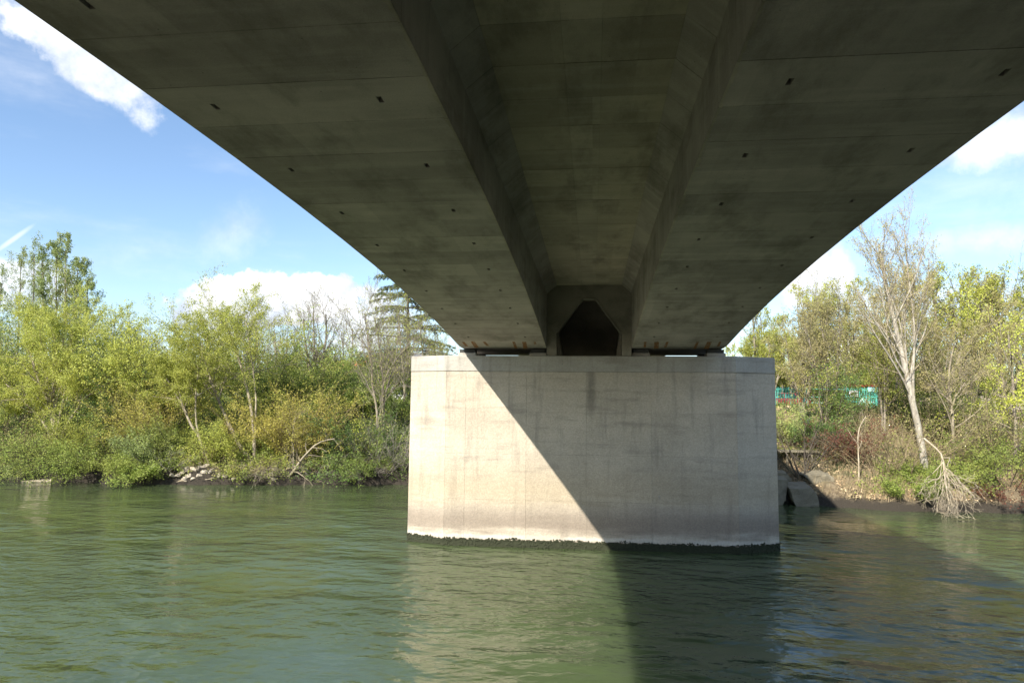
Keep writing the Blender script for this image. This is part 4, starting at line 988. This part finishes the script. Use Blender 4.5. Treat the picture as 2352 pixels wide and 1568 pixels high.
# ------------------------------------------------------------------ stones
STONEM = simple('limestone', (0.42, 0.36, 0.28), 0.92, 0, 0.35, 4.0, 0.02)
STONED = simple('weathered_block', (0.20, 0.175, 0.12), 0.92, 0, 0.45, 2.5, 0.05)
def rock(c, s, mat, label, group=None, sub=2, cat='rock', name='rock', rz=None, flat=0.7):
    import bmesh
    bm = bmesh.new()
    for _ in range(15):
        q = unit(rng.standard_normal(3)); m = 0.8/max(np.abs(q).max(), 0.62)*rng.uniform(0.8, 1.1)
        bm.verts.new((q[0]*m*s[0], q[1]*m*s[1], q[2]*m*s[2]*flat))
    r_ = bmesh.ops.convex_hull(bm, input=bm.verts)
    bmesh.ops.delete(bm, geom=list({e for e in r_['geom_interior'] if isinstance(e, bmesh.types.BMVert)}), context='VERTS')
    bmesh.ops.bevel(bm, geom=list(bm.edges), offset=min(s)*0.07, segments=1, affect='EDGES')
    me = bpy.data.meshes.new(name); bm.to_mesh(me); bm.free(); me.update()
    o = link(name, me, mat); o.location = tuple(float(v) for v in c); o.rotation_euler = (rng.normal(0, .25), rng.normal(0, .25), rng.random()*6 if rz is None else rz)
    return tag(o, label, cat, group)
RP = [(440, 1098, .34), (452, 1090, .30), (466, 1088, .33), (430, 1104, .26), (458, 1101, .38), (472, 1098, .28), (484, 1095, .34), (446, 1107, .30), (480, 1105, .30), (470, 1108, .26), (420, 1108, .24), (492, 1103, .24), (436, 1110, .22), (460, 1080, .22), (446, 1082, .2), (500, 1100, .22), (512, 1107, .25), (456, 1110, .24), (476, 1082, .22), (488, 1086, .2), (428, 1096, .2), (530, 1106, .3), (548, 1110, .22), (600, 1108, .2), (405, 1108, .22), (640, 1110, .2)]
for px, py, r in RP:
    g = gp(px, 0.05+(1112-py)*0.055)
    rock((g[0], g[1], g[2]+0.03), (r*1.2, r, r), STONEM, 'pale limestone rock in the pile below the leaning willows', 'limestone rocks of the waterside pile')
def block(pts_front, Y, depth, label, tilt=0.25, name='stone_block', jit=0.14):
    """a quarried block: front outline given, pushed back by depth and rough"""
    import bmesh
    fr = [atY(px, py, Y) for px, py in pts_front]
    n_ = len(fr)
    bk_ = [p+np.array([rng.uniform(-.1, .1), depth, depth*tilt+rng.uniform(-.05, .05)]) for p in fr]
    c_ = np.mean(fr+bk_, axis=0)
    m = MB(); m.add([tuple(p-c_) for p in fr]+[tuple(p-c_) for p in bk_], [tuple(range(n_))[::-1], tuple(range(n_, 2*n_))]+[(i, (i+1) % n_, (i+1) % n_+n_, i+n_) for i in range(n_)])
    me = m.mesh(name)
    bm = bmesh.new(); bm.from_mesh(me); bmesh.ops.recalc_face_normals(bm, faces=bm.faces); bmesh.ops.triangulate(bm, faces=bm.faces)
    bmesh.ops.subdivide_edges(bm, edges=bm.edges, cuts=2, use_grid_fill=True)
    for v in bm.verts: v.co += Vector(rng.normal(0, jit*0.25, 3))
    bm.to_mesh(me); bm.free(); me.update()
    o = link(name, me, STONED); o.location = tuple(float(v) for v in c_)
    return tag(bev(o, 0.02), label, 'stone block')
sy = float(shore(11.3))
block([(1812, 1122), (1832, 1166), (1884, 1168), (1878, 1140), (1866, 1120)], sy-1.25, 1.3, 'large flat-faced stone block tilted towards the water beside the pier', 0.15)
block([(1848, 1093), (1872, 1118), (1916, 1106), (1912, 1092), (1890, 1086)], sy+0.2, 1.0, 'broad tilted stone slab lying higher behind the front block', 0.1)
block([(1770, 1100), (1770, 1165), (1797, 1160), (1810, 1140), (1811, 1102)], sy-0.95, 1.2, 'upright stone block partly hidden by the pier edge', 0.05)
block([(1770, 1088), (1770, 1104), (1819, 1104), (1816, 1092), (1806, 1086)], sy+0.6, 1.0, 'low stone block behind the upright block at the pier edge', 0.05)
for px, s_, r in ((1826, 0.3, .35), (1840, 0.5, .3), (1834, 0.8, .28), (1848, 0.3, .22), (1822, 0.0, .25)):
    g = gp(px, s_); rock((g[0], g[1], g[2]+0.05), (r*1.2, r, r), STONED, 'dark rubble stone lodged between the big blocks by the pier', 'rubble stones between the blocks')
# ledge on posts
lg = gp(1838, 4.2); zl = atY(1838, 1037, lg[1])[2]
lt = empty('concrete_ledge', (lg[0], lg[1], zl-0.7), 'dark flat ledge on a short post in the shade behind the stone blocks', 'ledge')
mb = MB(); mb.box(lg[0]-1.4, lg[0]+1.15, lg[1]-0.1, lg[1]+1.3, zl-0.05, zl+0.05); bev(mb.build('ledge_slab', STONED, lt), 0.015)
for dx in (-0.9, 0.55):
    mb = MB(); mb.box(lg[0]+dx, lg[0]+dx+0.09, lg[1]+0.05, lg[1]+0.14, zl-1.0, zl-0.05); mb.build('post', STONED, lt)
# pale concrete box with blue sheet on top
bx = gp(1876, 7.0); zb0, zb1 = atY(1876, 1018, bx[1])[2], atY(1876, 994, bx[1])[2]
x0, x1 = atY(1861, 1000, bx[1])[0], atY(1892, 1000, bx[1])[0]
bt = empty('concrete_box', (bx[0], bx[1], zb0), 'pale concrete box on the bank with a blue sheet over its top', 'concrete box')
mb = MB(); mb.box(x0, x1, bx[1], bx[1]+0.8, zb0-0.8, zb1); bev(mb.build('box_wall', STONEM, bt), 0.02)
BLUEM = simple('blue_sheet', (0.05, 0.16, 0.48), 0.5, 0, 0.3, 5); 
mb = MB(); mb.box(x0-0.05, x1+0.22, bx[1]-0.05, bx[1]+0.85, zb1+0.003, zb1+0.06); bev(mb.build('blue_sheet', BLUEM, bt), 0.015)
tp = gp(1850, 8.5); z_ = atY(1850, 968, tp[1])[2]
mb = MB(); n_ = 8
for i in range(n_-1):
    a0, a1 = i/(n_-1), (i+1)/(n_-1)
    for j in range(3):
        pass
gx, gy_ = np.meshgrid(np.linspace(-0.3, 0.3, 9), np.linspace(0, 0.5, 7))
gz_ = 0.05*np.sin(gx*14+gy_*6)+gy_*0.9
V = np.stack([tp[0]+gx, tp[1]+gy_*0.5, z_-0.25+gz_], -1).reshape(-1, 3)
ii = np.arange(8*6); r_, c_ = ii//8, ii % 8; F = np.stack([r_*9+c_, r_*9+c_+1, (r_+1)*9+c_+1, (r_+1)*9+c_], 1)
o = link('blue_tarp', mesh_np('blue_tarp', V, F, True), BLUEM); md = o.modifiers.new('solid', 'SOLIDIFY'); md.thickness = 0.01
tag(o, 'small crumpled blue tarp caught in the bushes above the concrete box', 'tarp')

# ------------------------------------------------------------------ fence, sign, awning, car
TURQ = simple('turquoise_paint', (0.13, 0.58, 0.48), 0.45, 0, 0.2, 2)
WHITE = simple('white_board', (0.78, 0.78, 0.76), 0.5, 0, 0.05)
REDM = simple('red_paint', (0.26, 0.025, 0.03), 0.5, 0, 0.2)
GREYM = simple('grey_print', (0.16, 0.20, 0.19), 0.6)
YF = 60.0
def fence(label, px0, px1, pyt, pyb, post_px, n_rails=(0.1, 0.47, 0.93)):
    a_, b_ = atY(px0, pyt, YF), atY(px1, pyt, YF); zb_ = float(gz(a_[0], YF))-0.05; zt = a_[2]
    root = empty('palisade_fence', (a_[0], YF, zb_), label, 'fence')
    H_ = zt-zb_; x = a_[0]
    while x < b_[0]:
        mb = MB(); mb.extr([(x-0.023, zb_), (x+0.023, zb_), (x+0.023, zt-0.05), (x, zt+0.02), (x-0.023, zt-0.05)], YF-0.012, YF+0.012); mb.build('pale', TURQ, root)
        x += 0.13
    for f_ in n_rails:
        mb = MB(); mb.box(a_[0]-0.05, b_[0], YF+0.014, YF+0.05, zt-f_*H_-0.025, zt-f_*H_+0.025); mb.build('rail', TURQ, root)
    for p0, p1 in post_px:
        q0, q1 = atY(p0, pyt, YF-0.1)[0], atY(p1, pyt, YF-0.1)[0]
        mb = MB(); mb.box(q0, q1, YF-0.28, YF-0.02, zb_-0.1, zt+0.03); bev(mb.build('post', TURQ, root), 0.015)
fence('turquoise steel palisade fence running out from behind the pier to a square post', 1690, 1840, 888, 924, [(1842, 1851), (1752, 1758)])
fence('second stretch of turquoise palisade fence either side of the white sign', 1944, 2014, 890, 926, [(1938, 1945), (2009, 2014)])
def thin_rail():
    a_, b_ = atY(1853, 892, YF), atY(1938, 892, YF); zb_ = float(gz(a_[0], YF))
    root = empty('rail_fence', (a_[0], YF, zb_), 'thin turquoise rails closing the gap between the two fence stretches', 'fence')
    for py in (893, 911, 924):
        z = atY(1853, py, YF)[2]; mb = MB(); mb.box(a_[0], b_[0], YF-0.02, YF+0.02, z-0.02, z+0.02); mb.build('rail', TURQ, root)
thin_rail()
p0, p1 = atY(1952, 896, YF-0.2), atY(1973, 911, YF-0.2)
sg = empty('fence_sign', ((p0[0]+p1[0])/2, YF-0.2, p1[2]), 'white sign board with a red block hung on the turquoise fence', 'sign')
mb = MB(); mb.box(p0[0], p1[0], YF-0.06, YF-0.03, p1[2], p0[2]); bev(mb.build('board', WHITE, sg), 0.01)
ww, hh = p1[0]-p0[0], p0[2]-p1[2]
mb = MB(); mb.box(p0[0]+0.17*ww, p0[0]+0.46*ww, YF-0.066, YF-0.061, p1[2]+0.34*hh, p1[2]+0.62*hh); mb.build('red_print', REDM, sg)
mb = MB(); mb.box(p0[0]+0.56*ww, p0[0]+0.95*ww, YF-0.066, YF-0.061, p1[2]+0.42*hh, p1[2]+0.72*hh); mb.build('grey_print', GREYM, sg)
q0, q1 = atY(1994, 889, YF-0.1), atY(2012, 899, YF-0.1)
LB = simple('pale_blue_plate', (0.40, 0.66, 0.72), 0.4)
mb = MB(); mb.box(q0[0], q1[0], YF-0.05, YF-0.03, q1[2], q0[2]); tag(bev(mb.build('fence_plate', LB), 0.008), 'pale blue plate fixed high on the fence right of the white sign', 'sign')
# red awning behind the second stretch
YA = YF+3.0
a_, b_ = atY(1942, 880, YA), atY(2022, 880, YA); zt_ = a_[2]; zg = float(gz(a_[0], YA))
aw = empty('red_awning', ((a_[0]+b_[0])/2, YA, zg), 'dark red awning showing over the turquoise fence and white sign', 'awning')
mb = MB(); mb.add([(a_[0], YA, zt_-0.10), (b_[0], YA, zt_-0.10), (b_[0], YA+1.6, zt_+0.06), (a_[0], YA+1.6, zt_+0.06), (a_[0], YA, zt_-0.28), (b_[0], YA, zt_-0.28)], [(0, 1, 2, 3), (4, 5, 1, 0)])
o = mb.build('canopy', REDM, aw); md = o.modifiers.new('solid', 'SOLIDIFY'); md.thickness = 0.02
for x in (a_[0]+0.1, b_[0]-0.1):
    for y in (YA+0.05, YA+1.5):
        mb = MB(); mb.box(x-0.03, x+0.03, y-0.03, y+0.03, zg-0.1, zt_-0.12 if y < YA+1 else zt_+0.02); mb.build('pole', GREYM, aw)
# red car parked behind the first stretch
YC = YF+4.0
cx_ = atY(1808, 900, YC)[0]; zg = float(gz(cx_, YC))
car = empty('parked_car', (cx_, YC, zg), 'dark red car parked behind the turquoise palisade fence', 'car')
mb = MB(); pr_ = [(-2.0, .35), (2.0, .35), (2.05, .75), (1.2, .92), (.75, 1.42), (-1.1, 1.45), (-1.75, .95), (-2.05, .85)]
mb.extr([(cx_+x, zg+z) for x, z in pr_], YC, YC+1.65); o = mb.build('body', REDM, car); fixnormals(o); bev(o, 0.06, 2)
GL = simple('dark_glass', (0.03, 0.035, 0.04), 0.1)
for q in ([(-1.5, .95), (-.25, .95), (-.25, 1.36), (-1.05, 1.36)], [(-.15, .95), (.98, .95), (.62, 1.36), (-.15, 1.36)]):
    mb = MB(); mb.extr([(cx_+x, zg+z) for x, z in q], YC-0.012, YC+0.02); o = mb.build('window', GL, car); fixnormals(o)
TY = simple('tyre_rubber', (0.02, 0.02, 0.02), 0.8)
for x in (-1.25, 1.25):
    for y in (YC-0.01, YC+1.46):
        mb = MB(); mb.extr([(cx_+x+0.32*math.cos(k*math.pi/8), zg+0.32+0.32*math.sin(k*math.pi/8)) for k in range(16)], y, y+0.2); mb.build('wheel', TY, car)

# ------------------------------------------------------------------ walls, houses, log
def stone_wall(label, px0, px1, Y, z_fun, h0, rows, group=None):
    xa, xb = atY(px0, 935, Y)[0], atY(px1, 935, Y)[0]
    root = empty('stone_wall', ((xa+xb)/2, Y, float(gz((xa+xb)/2, Y))), label, 'wall')
    for r in range(rows):
        x = xa+rng.uniform(0, .2)
        while x < xb:
            l = rng.uniform(0.25, 0.6); z = float(gz(x, Y))+z_fun+r*h0
            mb = MB(); mb.box(x, x+l-0.03, Y+rng.uniform(-.04, .04), Y+0.35, z-0.05 if r == 0 else z, z+h0-0.02); bev(mb.build('stone', STONEM, root), 0.03)
            x += l
stone_wall('low pale stone edging on the left bank above the ochre shrub', 690, 850, 59.5, 0.0, 0.22, 2)
stone_wall('low pale stone wall on the right bank behind the thickets', 2018, 2380, 56.5, 0.0, 0.26, 3)
WALLW = simple('white_render', (0.72, 0.70, 0.66), 0.85, 0, 0.08)
ROOFR = simple('red_roof_tile', (0.42, 0.13, 0.06), 0.85, 0, 0.3, 3, 0.03)
ROOFG = simple('grey_roof', (0.16, 0.16, 0.17), 0.8)
def house(label, cx, cy, z0, wd, dp, hw, hr, roof, wins, name='house', cat='house'):
    root = empty(name, (cx, cy, z0), label, cat)
    mb = MB(); mb.box(cx-wd/2, cx+wd/2, cy, cy+dp, z0-0.3, z0+hw); mb.build('wall', WALLW, root)
    if hr > 0:
        mb = MB(); e = 0.35
        mb.add([(cx-wd/2-e, cy-e, z0+hw-0.1), (cx+wd/2+e, cy-e, z0+hw-0.1), (cx+wd/2+e, cy+dp/2, z0+hw+hr), (cx-wd/2-e, cy+dp/2, z0+hw+hr), (cx-wd/2-e, cy+dp+e, z0+hw-0.1), (cx+wd/2+e, cy+dp+e, z0+hw-0.1)], [(0, 1, 2, 3), (3, 2, 5, 4), (0, 3, 4), (1, 5, 2), (0, 4, 5, 1)])
        o = mb.build('roof', roof, root); fixnormals(o)
        mb = MB(); mb.box(cx+wd*0.22, cx+wd*0.22+0.5, cy+dp/2-0.3, cy+dp/2+0.3, z0+hw+hr*0.5, z0+hw+hr+0.8); mb.build('chimney', roof, root)
    else:
        mb = MB(); mb.box(cx-wd/2-0.2, cx+wd/2+0.2, cy-0.2, cy+dp+0.2, z0+hw, z0+hw+0.35); mb.build('roof', ROOFG, root)
    for wx, wz, w_, h_ in wins:
        mb = MB(); mb.box(cx+wx-w_/2, cx+wx+w_/2, cy-0.03, cy+0.05, z0+wz, z0+wz+h_); f_ = mb.build('window', GL, root)
        mb = MB(); mb.box(cx+wx-w_/2-0.06, cx+wx+w_/2+0.06, cy-0.08, cy-0.032, z0+wz-0.1, z0+wz-0.02); mb.build('window_sill', WALLW, root)
hx_ = atY(795, 850, 100)[0]
house('small white house with orange-red tiled roof between hedge and cedar', hx_, 100, 5.6, 9, 7, 4.5, 2.0, ROOFR, [(-3, 1, 1, 1.3), (0, 1, 1, 1.3), (3, 1, 1, 1.3)])
hx_ = atY(925, 840, 92)[0]
house('white house glimpsed under the cedar boughs beside the pier', hx_, 92, 5.6, 10, 8, 5.2, 2.0, ROOFG, [(-3.2, 1, 1, 1.3), (0, 1, 1, 1.3), (3.2, 1, 1, 1.3), (-3.2, 3.4, 1, 1.2), (3.2, 3.4, 1, 1.2)])
hx_ = atY(1960, 800, 125)[0]
house('white flat-roofed apartment block glimpsed through the right bank trees', hx_, 125, 5.6, 16, 10, 12.0, 0, ROOFG, [(-6+3*i, 1.2+2.9*j, 1.2, 1.4) for i in range(5) for j in range(4)], 'apartment_block', 'building')
# floating log
lgp = gp(85, -0.9)
lst = [px_stem([(50, 1099), (75, 1097), (120, 1093)], lgp[1]-0.1, lgp[1]+0.6)]
lst[0][:, 2] = [0.02, 0.05, 0.09]
V, F = tubes([(resample(lst[0], 8)[None], np.linspace(0.11, 0.13, 8)[None], 10)])
cA = lst[0][0]
o = link('floating_log', mesh_np('floating_log', V-lgp, F, True), TWIG_P); o.location = tuple(float(v) for v in lgp)
tag(o, 'pale bleached log lying in the water at the left bank', 'log')
def stick(label, pts, Y, r, sdx=0):
    st = px_stem(pts, Y); V, F = tubes([(resample(st, 8)[None], np.linspace(r, r*0.5, 8)[None], 6)])
    b = st[0]; o = link('driftwood', mesh_np('driftwood', V-b, F, True), TWIG_P); o.location = tuple(float(v) for v in b); tag(o, label, 'driftwood')
yy_ = float(shore(-25))-0.15
stick('curved bleached driftwood stick arching at the foot of the rock pile', [(402, 1110), (412, 1103), (425, 1102), (434, 1108), (438, 1113)], yy_, 0.05)
stick('long thin driftwood stick lying across the rock pile', [(440, 1099), (462, 1101), (480, 1101), (492, 1096)], yy_+0.2, 0.035)
stick('short bleached driftwood hook in the dark water left of the rock pile', [(322, 1104), (330, 1099), (338, 1104), (342, 1110)], yy_+0.1, 0.04)

#print('TRIS', sum(len(o.data.loops)-2*len(o.data.polygons) for o in bpy.data.objects if o.type == 'MESH'))
